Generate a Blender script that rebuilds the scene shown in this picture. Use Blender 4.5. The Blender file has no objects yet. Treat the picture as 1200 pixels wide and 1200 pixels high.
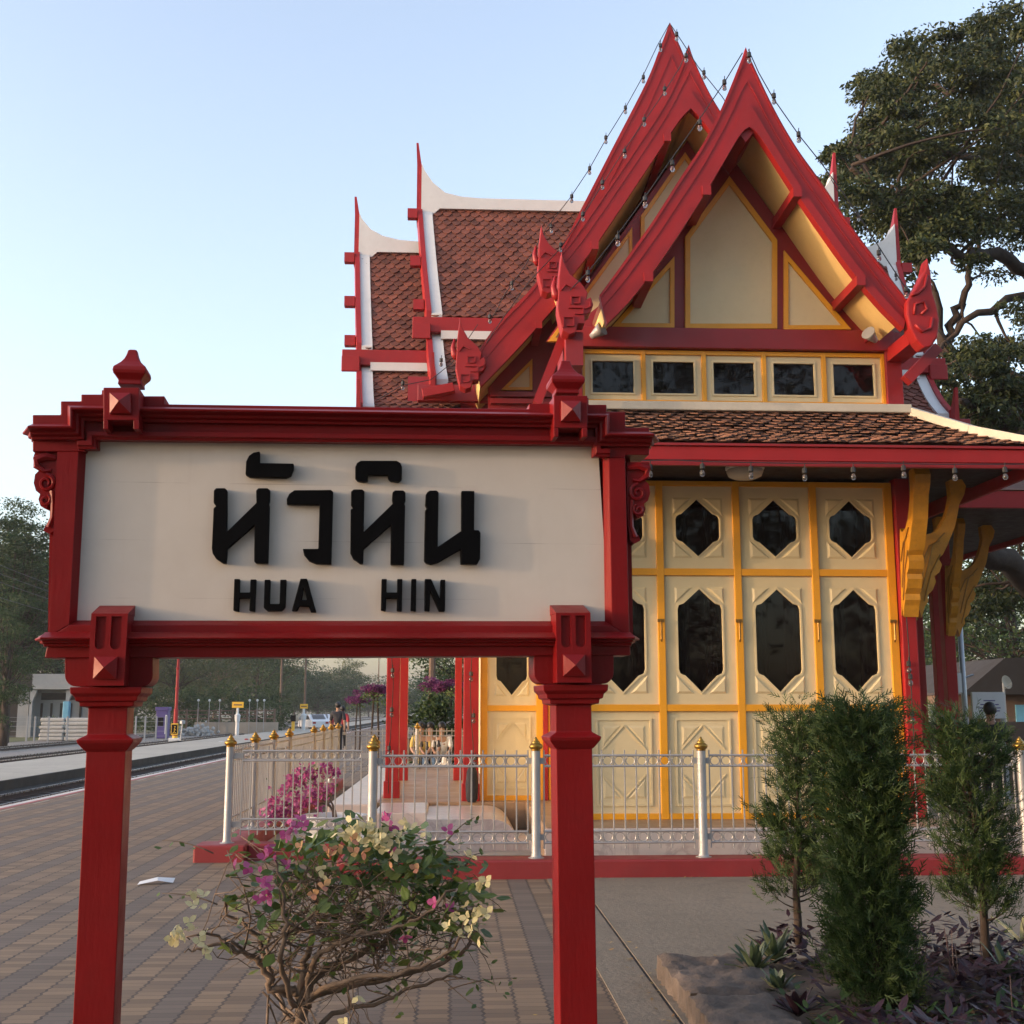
import bpy, bmesh, math, random
from mathutils import Vector, Matrix
from mathutils.geometry import tessellate_polygon
random.seed(7)
R = math.radians
scene = bpy.context.scene
COL = scene.collection
# ------------------------------------------------------------------ camera
FP, HC = 1385.0, 1.5
PITCH = math.atan(232.0 / FP)
YAW = math.atan(70.0 * math.cos(PITCH) / FP)
CAM = Vector((0, 0, HC))
FWD = Vector((math.sin(YAW) * math.cos(PITCH), math.cos(YAW) * math.cos(PITCH), math.sin(PITCH)))
RGT = Vector((math.cos(YAW), -math.sin(YAW), 0))
UPV = RGT.cross(FWD)
def ray(px, py): return FWD + RGT * ((px - 600) / FP) + UPV * ((600 - py) / FP)
def at(px, py, Y):
    d = ray(px, py); return CAM + d * (Y / d.y)
def gr(px, py, z=0.0):
    d = ray(px, py); return CAM + d * ((z - HC) / d.z)
cd = bpy.data.cameras.new("camera"); cam = bpy.data.objects.new("camera", cd); COL.objects.link(cam)
cam.location = CAM; cam.rotation_euler = (math.pi / 2 + PITCH, 0, -YAW)
cd.sensor_width = 36; cd.lens = FP / 1200 * 36; cd.clip_start = 0.05; cd.clip_end = 3000
scene.camera = cam
scene.view_settings.view_transform = 'Standard'; scene.view_settings.look = 'None'
scene.view_settings.exposure = 0.0; scene.view_settings.gamma = 1
scene.render.film_transparent = False
# ------------------------------------------------------------------ objects
def tag(o, label=None, cat=None, group=None, kind=None):
    if label: o['label'] = label
    if cat: o['category'] = cat
    if group: o['group'] = group
    if kind: o['kind'] = kind
    return o
def thing(name, label, cat, loc=(0, 0, 0), rotz=0, group=None):
    o = bpy.data.objects.new(name, None); COL.objects.link(o)
    o.empty_display_size = 0.2
    o.location = loc; o.rotation_euler = (0, 0, rotz)
    return tag(o, label, cat, group)
def copy_tree(o, parent=None):
    c = o.copy(); COL.objects.link(c)
    if parent: c.parent = parent
    for ch in list(o.children): copy_tree(ch, c)
    return c
def move(root, loc, rotz=0, label=None, group=None, scale=None):
    root.location = loc; root.rotation_euler = (0, 0, rotz)
    if label: root['label'] = label
    if group: root['group'] = group
    if scale: root.scale = (scale,) * 3 if not isinstance(scale, tuple) else scale
    return root
class MB:
    def __init__(s): s.v = []; s.f = []
    def add(s, vs, fs):
        b = len(s.v); s.v += [tuple(v) for v in vs]; s.f += [tuple(i + b for i in f) for f in fs]; return s
    def box(s, x0, x1, y0, y1, z0, z1, M=None):
        vs = [Vector(p) for p in ((x0,y0,z0),(x1,y0,z0),(x1,y1,z0),(x0,y1,z0),(x0,y0,z1),(x1,y0,z1),(x1,y1,z1),(x0,y1,z1))]
        if M: vs = [M @ v for v in vs]
        return s.add(vs, [(0,3,2,1),(4,5,6,7),(0,1,5,4),(1,2,6,5),(2,3,7,6),(3,0,4,7)])
    def beam(s, a, b, w, h, up=(0, 0, 1)):
        a = Vector(a); b = Vector(b); d = (b - a); L = d.length; d.normalize()
        sd = d.cross(Vector(up))
        if sd.length < 1e-4: sd = d.cross(Vector((1, 0, 0)))
        sd.normalize(); u = sd.cross(d)
        vs = []
        for t in (0, L):
            for (i, j) in ((-1,-1),(1,-1),(1,1),(-1,1)):
                vs.append(a + d*t + sd*(i*w/2) + u*(j*h/2))
        return s.add(vs, [(0,1,2,3),(7,6,5,4),(0,4,5,1),(1,5,6,2),(2,6,7,3),(3,7,4,0)])
    def prism(s, polys, fn):
        """polys: list of 2D loops (first outer, rest holes); fn(u,v,k) -> 3D, k=0 front, 1 back"""
        loops = [[Vector((p[0], p[1], 0)) for p in L] for L in polys]
        tris = tessellate_polygon(loops)
        flat = [p for L in loops for p in L]; n = len(flat)
        vs = [fn(p.x, p.y, 0) for p in flat] + [fn(p.x, p.y, 1) for p in flat]
        fs = [t for t in tris] + [tuple(i + n for i in reversed(t)) for t in tris]
        o = 0
        for L in loops:
            m = len(L)
            for i in range(m):
                a, b = o + i, o + (i + 1) % m
                fs.append((a, b, b + n, a + n))
            o += m
        return s.add(vs, fs)
    def tube(s, pts, rad, n=6, cap=True):
        pts = [Vector(p) for p in pts]; m = len(pts)
        if not hasattr(rad, '__len__'): rad = [rad] * m
        vs = []; fs = []; ref = None
        for i, p in enumerate(pts):
            d = (pts[min(i+1, m-1)] - pts[max(i-1, 0)])
            if d.length < 1e-9: d = Vector((0, 0, 1))
            d.normalize()
            if ref is None:
                ref = d.cross(Vector((0.31, 0.77, 0.55)))
                if ref.length < 1e-3: ref = d.cross(Vector((1, 0, 0)))
            ref = (ref - d * ref.dot(d)); ref.normalize(); b = d.cross(ref)
            for k in range(n):
                a = 2 * math.pi * k / n
                vs.append(p + (ref * math.cos(a) + b * math.sin(a)) * rad[i])
        for i in range(m - 1):
            for k in range(n):
                k2 = (k + 1) % n
                fs.append((i*n+k, i*n+k2, (i+1)*n+k2, (i+1)*n+k))
        if cap: fs += [tuple(reversed(range(n))), tuple(range((m-1)*n, m*n))]
        return s.add(vs, fs)
    def lathe(s, prof, c=(0, 0, 0), n=16, square=False, sq=None):
        """prof list of (r, z)"""
        c = Vector(c); vs = []; fs = []
        if square: n = 4
        for r, z in prof:
            for k in range(n):
                a = 2*math.pi*k/n + (math.pi/4 if square else 0)
                q = r * (math.sqrt(2) if square else 1)
                vs.append(c + Vector((q*math.cos(a), q*math.sin(a)*(sq or 1), z)))
        for i in range(len(prof) - 1):
            for k in range(n):
                k2 = (k+1) % n; fs.append((i*n+k, i*n+k2, (i+1)*n+k2, (i+1)*n+k))
        fs += [tuple(reversed(range(n))), tuple(range((len(prof)-1)*n, len(prof)*n))]
        return s.add(vs, fs)
    def torus(s, c, r, t, nx, ny, n=16, m=5):
        c = Vector(c); nx = Vector(nx); ny = Vector(ny); nz = nx.cross(ny); vs = []; fs = []
        for i in range(n):
            a = 2*math.pi*i/n; d = nx*math.cos(a) + ny*math.sin(a)
            for j in range(m):
                b = 2*math.pi*j/m; vs.append(c + d*(r + t*math.cos(b)) + nz*(t*math.sin(b)))
        for i in range(n):
            for j in range(m):
                i2 = (i+1) % n; j2 = (j+1) % m
                fs.append((i*m+j, i2*m+j, i2*m+j2, i*m+j2))
        return s.add(vs, fs)
    def ball(s, c, r, n=8, m=6, sx=1, sy=1, sz=1):
        c = Vector(c); vs = [c + Vector((0, 0, -r*sz))]; fs = []
        for i in range(1, m):
            t = -math.pi/2 + math.pi*i/m
            for k in range(n):
                a = 2*math.pi*k/n
                vs.append(c + Vector((r*sx*math.cos(t)*math.cos(a), r*sy*math.cos(t)*math.sin(a), r*sz*math.sin(t))))
        vs.append(c + Vector((0, 0, r*sz)))
        for k in range(n):
            k2 = (k+1) % n
            fs.append((0, 1+k2, 1+k)); top = len(vs)-1
            fs.append((top, 1+(m-2)*n+k, 1+(m-2)*n+k2))
            for i in range(m-2): fs.append((1+i*n+k, 1+i*n+k2, 1+(i+1)*n+k2, 1+(i+1)*n+k))
        return s.add(vs, fs)
    def sweep(s, path, prof, fn):
        """path: 2D polyline; prof: list of (h, d): h offset along left normal, d out of plane. fn(u,v,d)->3D"""
        P = [Vector(p) for p in path]; n = len(P); vs = []; fs = []; m = len(prof)
        for i, p in enumerate(P):
            d0 = (P[i]-P[i-1]).normalized() if i > 0 else None
            d1 = (P[i+1]-P[i]).normalized() if i < n-1 else None
            if d0 is None: d0 = d1
            if d1 is None: d1 = d0
            n0 = Vector((-d0.y, d0.x)); n1 = Vector((-d1.y, d1.x)); mt = n0 + n1
            mt = mt / max(0.3, (1 + n0.dot(n1)))
            for h, d in prof:
                q = p + mt * h; vs.append(fn(q.x, q.y, d))
        for i in range(n-1):
            for j in range(m):
                j2 = (j+1) % m; fs.append((i*m+j, (i+1)*m+j, (i+1)*m+j2, i*m+j2))
        fs += [tuple(range(m)), tuple(reversed(range((n-1)*m, n*m)))]
        return s.add(vs, fs)
    def build(s, name, mat, parent=None, smooth=False, bevel=0, auto=False):
        me = bpy.data.meshes.new(name); me.from_pydata(s.v, [], s.f)
        if not s.nofix:
            bm = bmesh.new(); bm.from_mesh(me); bmesh.ops.recalc_face_normals(bm, faces=bm.faces); bm.to_mesh(me); bm.free()
        me.materials.append(mat)
        if smooth: me.polygons.foreach_set('use_smooth', [True] * len(me.polygons))
        if auto:
            try: me.set_sharp_from_angle(angle=R(40))
            except Exception: pass
        me.update()
        o = bpy.data.objects.new(name, me); COL.objects.link(o)
        if parent: o.parent = parent
        if bevel:
            b = o.modifiers.new('bevel', 'BEVEL'); b.width = bevel; b.segments = 2; b.limit_method = 'ANGLE'; b.angle_limit = R(35)
        return o
    nofix = False
# ------------------------------------------------------------------ materials
class NT:
    def __init__(s, m): s.t = m.node_tree; s.n = s.t.nodes; s.l = s.t.links
    def node(s, typ, ins={}, **kw):
        nd = s.n.new(typ)
        for k, v in kw.items(): setattr(nd, k, v)
        for k, v in ins.items(): s.put(nd.inputs[k], v)
        return nd
    def put(s, inp, v):
        if hasattr(v, 'is_output') or isinstance(v, bpy.types.NodeSocket): s.l.new(v, inp)
        else: inp.default_value = v
    def m(s, op, a, b=0.0, c=0.0):
        nd = s.n.new('ShaderNodeMath'); nd.operation = op
        s.put(nd.inputs[0], a); s.put(nd.inputs[1], b); s.put(nd.inputs[2], c); return nd.outputs[0]
    def noise(s, vec, scale, detail=4, rough=0.6):
        return s.node('ShaderNodeTexNoise', {'Vector': vec, 'Scale': scale, 'Detail': detail, 'Roughness': rough}).outputs['Fac']
    def ramp(s, fac, a, b, ca, cb):
        nd = s.n.new('ShaderNodeMapRange'); nd.clamp = True
        s.put(nd.inputs[0], fac)
        for i, v in zip((1, 2, 3, 4), (a, b, ca, cb)): nd.inputs[i].default_value = v
        return nd.outputs[0]
    def mix(s, fac, a, b, blend='MIX'):
        nd = s.n.new('ShaderNodeMix'); nd.data_type = 'RGBA'; nd.blend_type = blend
        s.put(nd.inputs[0], fac)
        for sk, v in ((nd.inputs[6], a), (nd.inputs[7], b)):
            if isinstance(v, tuple): v = tuple(v) + ((1,) if len(v) == 3 else ())
            s.put(sk, v)
        return nd.outputs[2]
def newmat(name):
    m = bpy.data.materials.new(name); m.use_nodes = True
    nt = NT(m); b = m.node_tree.nodes['Principled BSDF']
    return m, nt, b
def paint(name, col, rough=0.45, var=0.18, scale=3.0, dirt=0.0, dirtcol=(0.08, 0.06, 0.05), bump=0.0, bscale=60, metal=0.0, spec=0.5, grain=None, island=0.0):
    m, nt, b = newmat(name)
    pos = nt.node('ShaderNodeNewGeometry').outputs['Position']
    tc = nt.node('ShaderNodeTexCoord').outputs['Object']
    n1 = nt.noise(tc, scale, 6, 0.65)
    lo = tuple(c * (1 - var) for c in col); hi = tuple(min(1, c * (1 + var)) for c in col)
    c = nt.mix(nt.ramp(n1, 0.3, 0.7, 0, 1), lo, hi)
    if island:
        rnd = nt.node('ShaderNodeNewGeometry').outputs['Random Per Island']
        c = nt.mix(1.0, c, nt.node('ShaderNodeCombineColor', {0: nt.ramp(rnd, 0, 1, 1-island, 1+island), 1: nt.ramp(rnd, 0, 1, 1-island, 1+island), 2: nt.ramp(rnd, 0, 1, 1-island, 1+island)}).outputs[0], 'MULTIPLY')
    if dirt:
        n2 = nt.noise(tc, scale * 4.3, 8, 0.75)
        c = nt.mix(nt.ramp(n2, 0.52, 0.75, 0, dirt), c, dirtcol)
    nt.put(b.inputs['Base Color'], c)
    n3 = nt.noise(tc, scale * 2.7, 3)
    nt.put(b.inputs['Roughness'], nt.ramp(n3, 0.3, 0.7, max(0.02, rough - 0.08), min(1, rough + 0.1)))
    b.inputs['Metallic'].default_value = metal
    b.inputs['Specular IOR Level'].default_value = spec
    if bump:
        vec = tc
        if grain: vec = nt.node('ShaderNodeMapping', {'Vector': tc, 'Scale': grain}).outputs[0]
        nb = nt.noise(vec, bscale, 5, 0.6)
        nt.put(b.inputs['Normal'], nt.node('ShaderNodeBump', {'Height': nb, 'Strength': bump, 'Distance': 0.01}).outputs[0])
    return m
def leafmat(name, cols, rough=0.55, trans=0.25, spec=0.35):
    m, nt, b = newmat(name)
    g = nt.node('ShaderNodeNewGeometry'); rnd = g.outputs['Random Per Island']
    c = nt.mix(nt.ramp(rnd, 0, 0.5, 0, 1), cols[0], cols[1])
    c = nt.mix(nt.ramp(rnd, 0.5, 1.0, 0, 1), c, cols[2])
    big = nt.noise(nt.node('ShaderNodeTexCoord').outputs['Object'], 1.1, 3)
    c = nt.mix(nt.ramp(big, 0.35, 0.65, 0, 0.45), c, cols[0])
    nt.put(b.inputs['Base Color'], c); b.inputs['Roughness'].default_value = rough
    b.inputs['Specular IOR Level'].default_value = spec
    if trans:
        tr = nt.node('ShaderNodeBsdfTranslucent', {'Color': c})
        mx = nt.node('ShaderNodeMixShader', {0: trans, 1: b.outputs[0], 2: tr.outputs[0]})
        nt.l.new(mx.outputs[0], m.node_tree.nodes['Material Output'].inputs['Surface'])
    return m
M = {}
M['sign_red'] = paint('sign_red', (0.178, 0.0048, 0.0062), 0.40, 0.14, 2.0, bump=0.16, bscale=26, grain=(3, 3, 0.6), dirt=0.22, dirtcol=(0.10, 0.008, 0.008), spec=0.22)
M['red'] = paint('red_paint', (0.30, 0.0145, 0.0155), 0.44, 0.14, 1.4, dirt=0.3, dirtcol=(0.16, 0.022, 0.022), bump=0.16, bscale=30, spec=0.32)
M['dark_red'] = paint('dark_red_paint', (0.25, 0.0115, 0.0135), 0.45, 0.14, 1.4, dirt=0.25, dirtcol=(0.08, 0.02, 0.02))
M['cream'] = paint('cream_paint', (0.62, 0.515, 0.300), 0.5, 0.06, 1.7, dirt=0.22, dirtcol=(0.46, 0.33, 0.17), bump=0.05, bscale=40)
M['yellow'] = paint('yellow_paint', (0.68, 0.305, 0.014), 0.42, 0.10, 2.0, dirt=0.14, dirtcol=(0.45, 0.2, 0.03))
M['black'] = paint('black_letter_paint', (0.002, 0.002, 0.0025), 0.55, 0.1, 4, spec=0.07)
M['white'] = paint('white_trim', (0.60, 0.60, 0.59), 0.6, 0.06, 2.2, dirt=0.25, dirtcol=(0.42, 0.40, 0.37))
M['hip'] = paint('cream_ridge_cement', (0.52, 0.475, 0.38), 0.7, 0.10, 2.2, dirt=0.35, dirtcol=(0.36, 0.32, 0.26))
M['tile'] = paint('clay_tile', (0.150, 0.045, 0.026), 0.72, 0.32, 2.6, dirt=0.28, dirtcol=(0.07, 0.035, 0.03), island=0.34)
M['skirt_tile'] = paint('worn_clay_tile', (0.150, 0.068, 0.043), 0.75, 0.38, 2.8, dirt=0.4, dirtcol=(0.10, 0.07, 0.06), island=0.42)
M['metal'] = paint('silver_paint', (0.31, 0.31, 0.31), 0.45, 0.12, 5, metal=0.3, dirt=0.2, dirtcol=(0.3, 0.28, 0.25))
M['gold'] = paint('gold_paint', (0.30, 0.175, 0.032), 0.32, 0.2, 8, metal=0.75, dirt=0.2, dirtcol=(0.2, 0.11, 0.03))
M['brass'] = paint('brass_handle', (0.30, 0.17, 0.05), 0.35, 0.1, 8, metal=0.8)
M['soffit'] = paint('cream_soffit', (0.66, 0.47, 0.19), 0.55, 0.08, 1.7, dirt=0.15, dirtcol=(0.42, 0.3, 0.14))
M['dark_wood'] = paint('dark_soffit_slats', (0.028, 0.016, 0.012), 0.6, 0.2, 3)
M['concrete'] = paint('concrete', (0.33, 0.285, 0.23), 0.85, 0.16, 0.8, dirt=0.3, dirtcol=(0.22, 0.19, 0.16), bump=0.25, bscale=25)
M['kerb_red'] = paint('kerb_red', (0.205, 0.015, 0.018), 0.6, 0.14, 1.8, dirt=0.3, dirtcol=(0.19, 0.05, 0.05), bump=0.2, bscale=18)
M['floor_tile'] = paint('terracotta_floor', (0.26, 0.165, 0.095), 0.5, 0.2, 1.2, dirt=0.3, dirtcol=(0.15, 0.09, 0.06))
M['bark'] = paint('bark', (0.036, 0.023, 0.016), 0.9, 0.35, 4, bump=0.6, bscale=14, grain=(3, 3, 0.5))
M['bark_pale'] = paint('pale_twig_bark', (0.155, 0.112, 0.082), 0.88, 0.35, 9, bump=0.5, bscale=40, dirt=0.3, dirtcol=(0.08, 0.05, 0.035))
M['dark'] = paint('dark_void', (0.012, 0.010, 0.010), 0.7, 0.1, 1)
M['grey_metal'] = paint('grey_metal', (0.32, 0.34, 0.36), 0.4, 0.1, 3, metal=0.4)
M['rail'] = paint('rail_steel', (0.34, 0.33, 0.33), 0.28, 0.15, 3, metal=0.9)
M['rust'] = paint('rusty_rail_side', (0.05, 0.03, 0.024), 0.85, 0.2, 3)
M['wire'] = paint('wire_black', (0.012, 0.012, 0.012), 0.5, 0.1, 3)
M['house_white'] = paint('whitewash', (0.60, 0.62, 0.63), 0.7, 0.08, 0.6, dirt=0.25, dirtcol=(0.35, 0.35, 0.34))
M['soil'] = paint('soil', (0.10, 0.065, 0.042), 0.95, 0.4, 5, bump=0.8, bscale=18, dirt=0.5, dirtcol=(0.19, 0.12, 0.075))
def glassmat(name, col, rough=0.03, spec=0.6):
    m, nt, b = newmat(name)
    n = nt.noise(nt.node('ShaderNodeTexCoord').outputs['Object'], 2.2, 5, 0.7)
    nt.put(b.inputs['Base Color'], nt.mix(nt.ramp(n, 0.4, 0.7, 0, 1), col, tuple(c * 1.3 + 0.001 for c in col)))
    b.inputs['Roughness'].default_value = rough; b.inputs['Specular IOR Level'].default_value = spec
    n2 = nt.noise(nt.node('ShaderNodeTexCoord').outputs['Object'], 3.5, 2)
    nt.put(b.inputs['Normal'], nt.node('ShaderNodeBump', {'Height': n2, 'Strength': 0.02, 'Distance': 0.02}).outputs[0])
    b.inputs['Alpha'].default_value = 0.62
    return m
M['glass'] = glassmat('window_glass', (0.006, 0.004, 0.004), spec=0.42)
def bulbmat():
    m, nt, b = newmat('bulb_glass')
    b.inputs['Base Color'].default_value = (0.42, 0.40, 0.38, 1); b.inputs['Roughness'].default_value = 0.06
    b.inputs['Transmission Weight'].default_value = 0.9; b.inputs['Alpha'].default_value = 1
    return m
M['bulb'] = bulbmat()
# ---- marble
m, nt, b = newmat('marble'); tc = nt.node('ShaderNodeTexCoord').outputs['Object']
w = nt.node('ShaderNodeTexNoise', {'Vector': tc, 'Scale': 1.6, 'Detail': 8, 'Roughness': 0.65, 'Distortion': 1.4}).outputs['Fac']
v = nt.m('ABSOLUTE', nt.m('SUBTRACT', w, 0.5))
c = nt.mix(nt.ramp(v, 0.0, 0.05, 0.55, 0), (0.52, 0.47, 0.44), (0.27, 0.22, 0.22))
c = nt.mix(nt.ramp(nt.noise(tc, 0.9, 3), 0.4, 0.65, 0, 0.5), c, (0.50, 0.36, 0.30))
nt.put(b.inputs['Base Color'], c); b.inputs['Roughness'].default_value = 0.3; M['marble'] = m
# ---- board (white sign face with faint plank joints)
m, nt, b = newmat('sign_board_paint'); tc = nt.node('ShaderNodeTexCoord').outputs['Object']
sp = nt.node('ShaderNodeSeparateXYZ', {0: tc})
n = nt.noise(tc, 1.3, 6, 0.7); c = nt.mix(nt.ramp(n, 0.35, 0.68, 0, 1), (0.53, 0.485, 0.43), (0.60, 0.555, 0.495))
st = nt.noise(nt.node('ShaderNodeMapping', {'Vector': tc, 'Scale': (14, 1, 0.7)}).outputs[0], 2.0, 5)
c = nt.mix(nt.ramp(st, 0.55, 0.8, 0, 0.28), c, (0.50, 0.44, 0.38))
zz = nt.m('FRACT', nt.m('MULTIPLY', nt.m('ADD', sp.outputs[2], 3.02), 1 / 0.243))
ln = nt.m('LESS_THAN', nt.m('ABSOLUTE', nt.m('SUBTRACT', zz, 0.5)), 0.006)
brk = nt.ramp(nt.noise(nt.node('ShaderNodeMapping', {'Vector': tc, 'Scale': (2.2, 1, 9)}).outputs[0], 1.0, 3), 0.46, 0.6, 0, 0.5)
c = nt.mix(nt.m('MULTIPLY', ln, brk), c, (0.25, 0.2, 0.17))
nt.put(b.inputs['Base Color'], c); b.inputs['Roughness'].default_value = 0.45
nt.put(b.inputs['Normal'], nt.node('ShaderNodeBump', {'Height': nt.m('ADD', nt.noise(tc, 9, 4), nt.m('MULTIPLY', ln, -1.0)), 'Strength': 0.10, 'Distance': 0.01}).outputs[0])
M['board'] = m
# ---- foliage
M['leaf_dark'] = leafmat('rain_tree_leaf', ((0.014, 0.024, 0.006), (0.034, 0.050, 0.011), (0.072, 0.084, 0.020)), 0.6, 0.12)
M['leaf_cypress'] = leafmat('cypress_leaf', ((0.017, 0.040, 0.010), (0.034, 0.066, 0.014), (0.066, 0.100, 0.025)), 0.65, 0.15)
M['leaf_green'] = leafmat('green_leaf', ((0.050, 0.095, 0.022), (0.095, 0.150, 0.030), (0.20, 0.245, 0.06)), 0.45, 0.3, 0.45)
M['leaf_bg'] = leafmat('background_leaf', ((0.014, 0.034, 0.009), (0.028, 0.060, 0.013), (0.055, 0.092, 0.022)), 0.7, 0.15)
M['leaf_olive'] = leafmat('olive_leaf', ((0.055, 0.070, 0.024), (0.082, 0.094, 0.030), (0.11, 0.115, 0.04)), 0.7, 0.2)
M['magenta'] = leafmat('magenta_bract', ((0.30, 0.035, 0.15), (0.45, 0.085, 0.26), (0.56, 0.20, 0.38)), 0.6, 0.35)
M['violet'] = leafmat('purple_bract', ((0.10, 0.016, 0.075), (0.16, 0.026, 0.12), (0.22, 0.05, 0.16)), 0.6, 0.25)
M['cream_bract'] = leafmat('cream_bract', ((0.50, 0.47, 0.24), (0.66, 0.62, 0.38), (0.72, 0.66, 0.42)), 0.6, 0.35)
M['salmon_bract'] = leafmat('salmon_bract', ((0.42, 0.17, 0.15), (0.50, 0.28, 0.17), (0.55, 0.38, 0.15)), 0.6, 0.35)
M['purple_leaf'] = leafmat('purple_heart_leaf', ((0.022, 0.013, 0.018), (0.042, 0.018, 0.028), (0.080, 0.038, 0.046)), 0.5, 0.12)
M['striped_leaf'] = leafmat('pale_striped_leaf', ((0.035, 0.06, 0.03), (0.07, 0.10, 0.055), (0.16, 0.18, 0.11)), 0.45, 0.15)
M['grass'] = leafmat('grass_blade', ((0.06, 0.085, 0.025), (0.085, 0.11, 0.03), (0.12, 0.13, 0.045)), 0.8, 0.2)
# ------------------------------------------------------------------ sky and sun
SUN_EL, SUN_AZ = R(6.0), math.atan2(-1.0, -0.23)      # azimuth measured from +Y towards +X
w = bpy.data.worlds.new("World"); scene.world = w; w.use_nodes = True
wn = w.node_tree; bg = wn.nodes['Background']
sky = wn.nodes.new('ShaderNodeTexSky'); sky.sky_type = 'NISHITA'; sky.sun_disc = False
sky.sun_elevation = SUN_EL; sky.sun_rotation = SUN_AZ; sky.altitude = 0
sky.air_density = 1.0; sky.dust_density = 3.0; sky.ozone_density = 2.4
hs_ = wn.nodes.new('ShaderNodeHueSaturation'); hs_.inputs['Saturation'].default_value = 0.74; hs_.inputs['Value'].default_value = 1.0
wn.links.new(sky.outputs[0], hs_.inputs['Color']); mu_ = wn.nodes.new('ShaderNodeMix'); mu_.data_type = 'RGBA'; mu_.blend_type = 'MULTIPLY'; mu_.inputs[0].default_value = 1.0; mu_.inputs[7].default_value = (1.10, 1.0, 0.955, 1)
wn.links.new(hs_.outputs[0], mu_.inputs[6]); wn.links.new(mu_.outputs[2], bg.inputs[0]); bg.inputs[1].default_value = 0.15
sl = bpy.data.lights.new("sun", 'SUN'); so = bpy.data.objects.new("sun", sl); COL.objects.link(so)
sl.energy = 0.40; sl.angle = R(0.6); sl.color = (1.0, 0.64, 0.36)
sd = Vector((math.sin(SUN_AZ) * math.cos(SUN_EL), math.cos(SUN_AZ) * math.cos(SUN_EL), math.sin(SUN_EL)))
so.rotation_euler = sd.to_track_quat('Z', 'Y').to_euler(); so.location = (-20, 0, 20)
scene.view_settings.exposure = 2.52
# ================================================================== STATION NAME SIGN
_c = at(400, 620, 5.0)
sign = thing('station_sign', 'large cream station name board in red frame on red posts with black lettering', 'sign', (_c.x, _c.y, 0))
sign.rotation_euler = (Matrix.Rotation(R(4.8), 3, 'Z') @ Matrix.Rotation(R(-0.5), 3, 'Y')).to_euler()
_SM = Matrix.Translation(Vector((_c.x, _c.y, 0))) @ sign.rotation_euler.to_matrix().to_4x4()
_SI = _SM.inverted()
def sp(px, py, dy):
    o = _SI @ CAM; d = _SI.to_3x3() @ ray(px, py); t = (dy - o.y) / d.y
    q = o + d * t; return (q.x, q.z)
def SP(pts, dy): return [sp(x, y, dy) for x, y in pts]
def sfn(y0, y1): return lambda u, v, k: Vector((u, y1 if k else y0, v))
def sprism(pts, y0, y1, holes=()):
    return MB().prism([SP(pts, y0)] + [SP(h, y0) for h in holes], sfn(y0, y1))
SR = M['sign_red']
# face board
board = sprism([(86, 508), (700, 512), (714, 735), (84, 735)], 0.0, 0.05).build('board', M['board'], sign)
# rear plate so that the sign has a back
sprism([(60, 500), (738, 510), (742, 752), (56, 752)], 0.05, 0.09).build('back_panel', SR, sign)
# frame: top plate
yF = -0.045
top = [(38, 486), (71, 486), (71, 470), (95, 470), (95, 462), (119, 462), (119, 457), (165, 457), (165, 464), (193, 464), (193, 473.5),
       (620, 479.3), (620, 473), (648, 473), (648, 466), (690, 466), (690, 474), (711, 474), (711, 482.5), (733, 482.5), (733, 501), (761, 501),
       (761, 533), (733, 533), (733, 536), (708, 536), (708, 522), (693, 521), (115, 515), (115, 526), (100, 526), (100, 529), (67, 529), (38, 529)]
fr = sprism(top, yF, 0.11)
fr.prism([SP([(67, 529), (92, 529), (81, 732), (57, 747)], yF)], sfn(yF, 0.11))
fr.prism([SP([(713, 536), (733, 536), (738, 747), (717, 733)], yF)], sfn(yF, 0.11))
fr.prism([SP([(57, 747), (81, 732), (717, 733), (738, 747), (739, 768), (52, 771)], yF)], sfn(yF, 0.11))
frame = fr.build('frame', SR, sign, bevel=0.004)
# inner bevel moulding around the board
bv = MB()
def bevel_strip(a, b, c, d):       # a,b outer edge (front), c,d inner edge (at the board)
    A = [Vector((p[0], yF + 0.001, p[1])) for p in SP([a, b], yF)]; Bq = [Vector((p[0], -0.004, p[1])) for p in SP([c, d], -0.004)]
    A2 = [v + Vector((0, 0.05, 0)) for v in A]; B2 = [v + Vector((0, 0.03, 0)) for v in Bq]
    bv.add([A[0], A[1], Bq[1], Bq[0], A2[0], A2[1], B2[1], B2[0]], [(0,1,2,3), (3,2,6,7), (0,4,5,1), (4,7,6,5), (0,3,7,4), (1,5,6,2)])
bevel_strip((91.5, 526), (80.5, 731.5), (101, 526), (90, 727))
bevel_strip((713.5, 536), (717.5, 733), (706.5, 535), (709, 728))
bevel_strip((80.5, 732), (717.5, 733.5), (90, 727), (709, 728))
bv.build('inner_bevel', SR, sign)
# stepped mouldings (swept)
def swf(u, v, d): return Vector((u, yF - d, v))
S1 = 0.0036
prof1 = [(0.00, -0.02), (0.00, 0.026), (0.011, 0.030), (0.015, 0.050), (0.026, 0.056), (0.032, 0.092), (0.040, 0.096), (0.066, 0.022), (0.066, -0.02)]
path1 = SP([(39, 516.5), (100, 516.5), (100, 495), (696, 503), (696, 524), (761, 524.5)], yF)
mo = MB().sweep(path1, prof1, swf)
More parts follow.
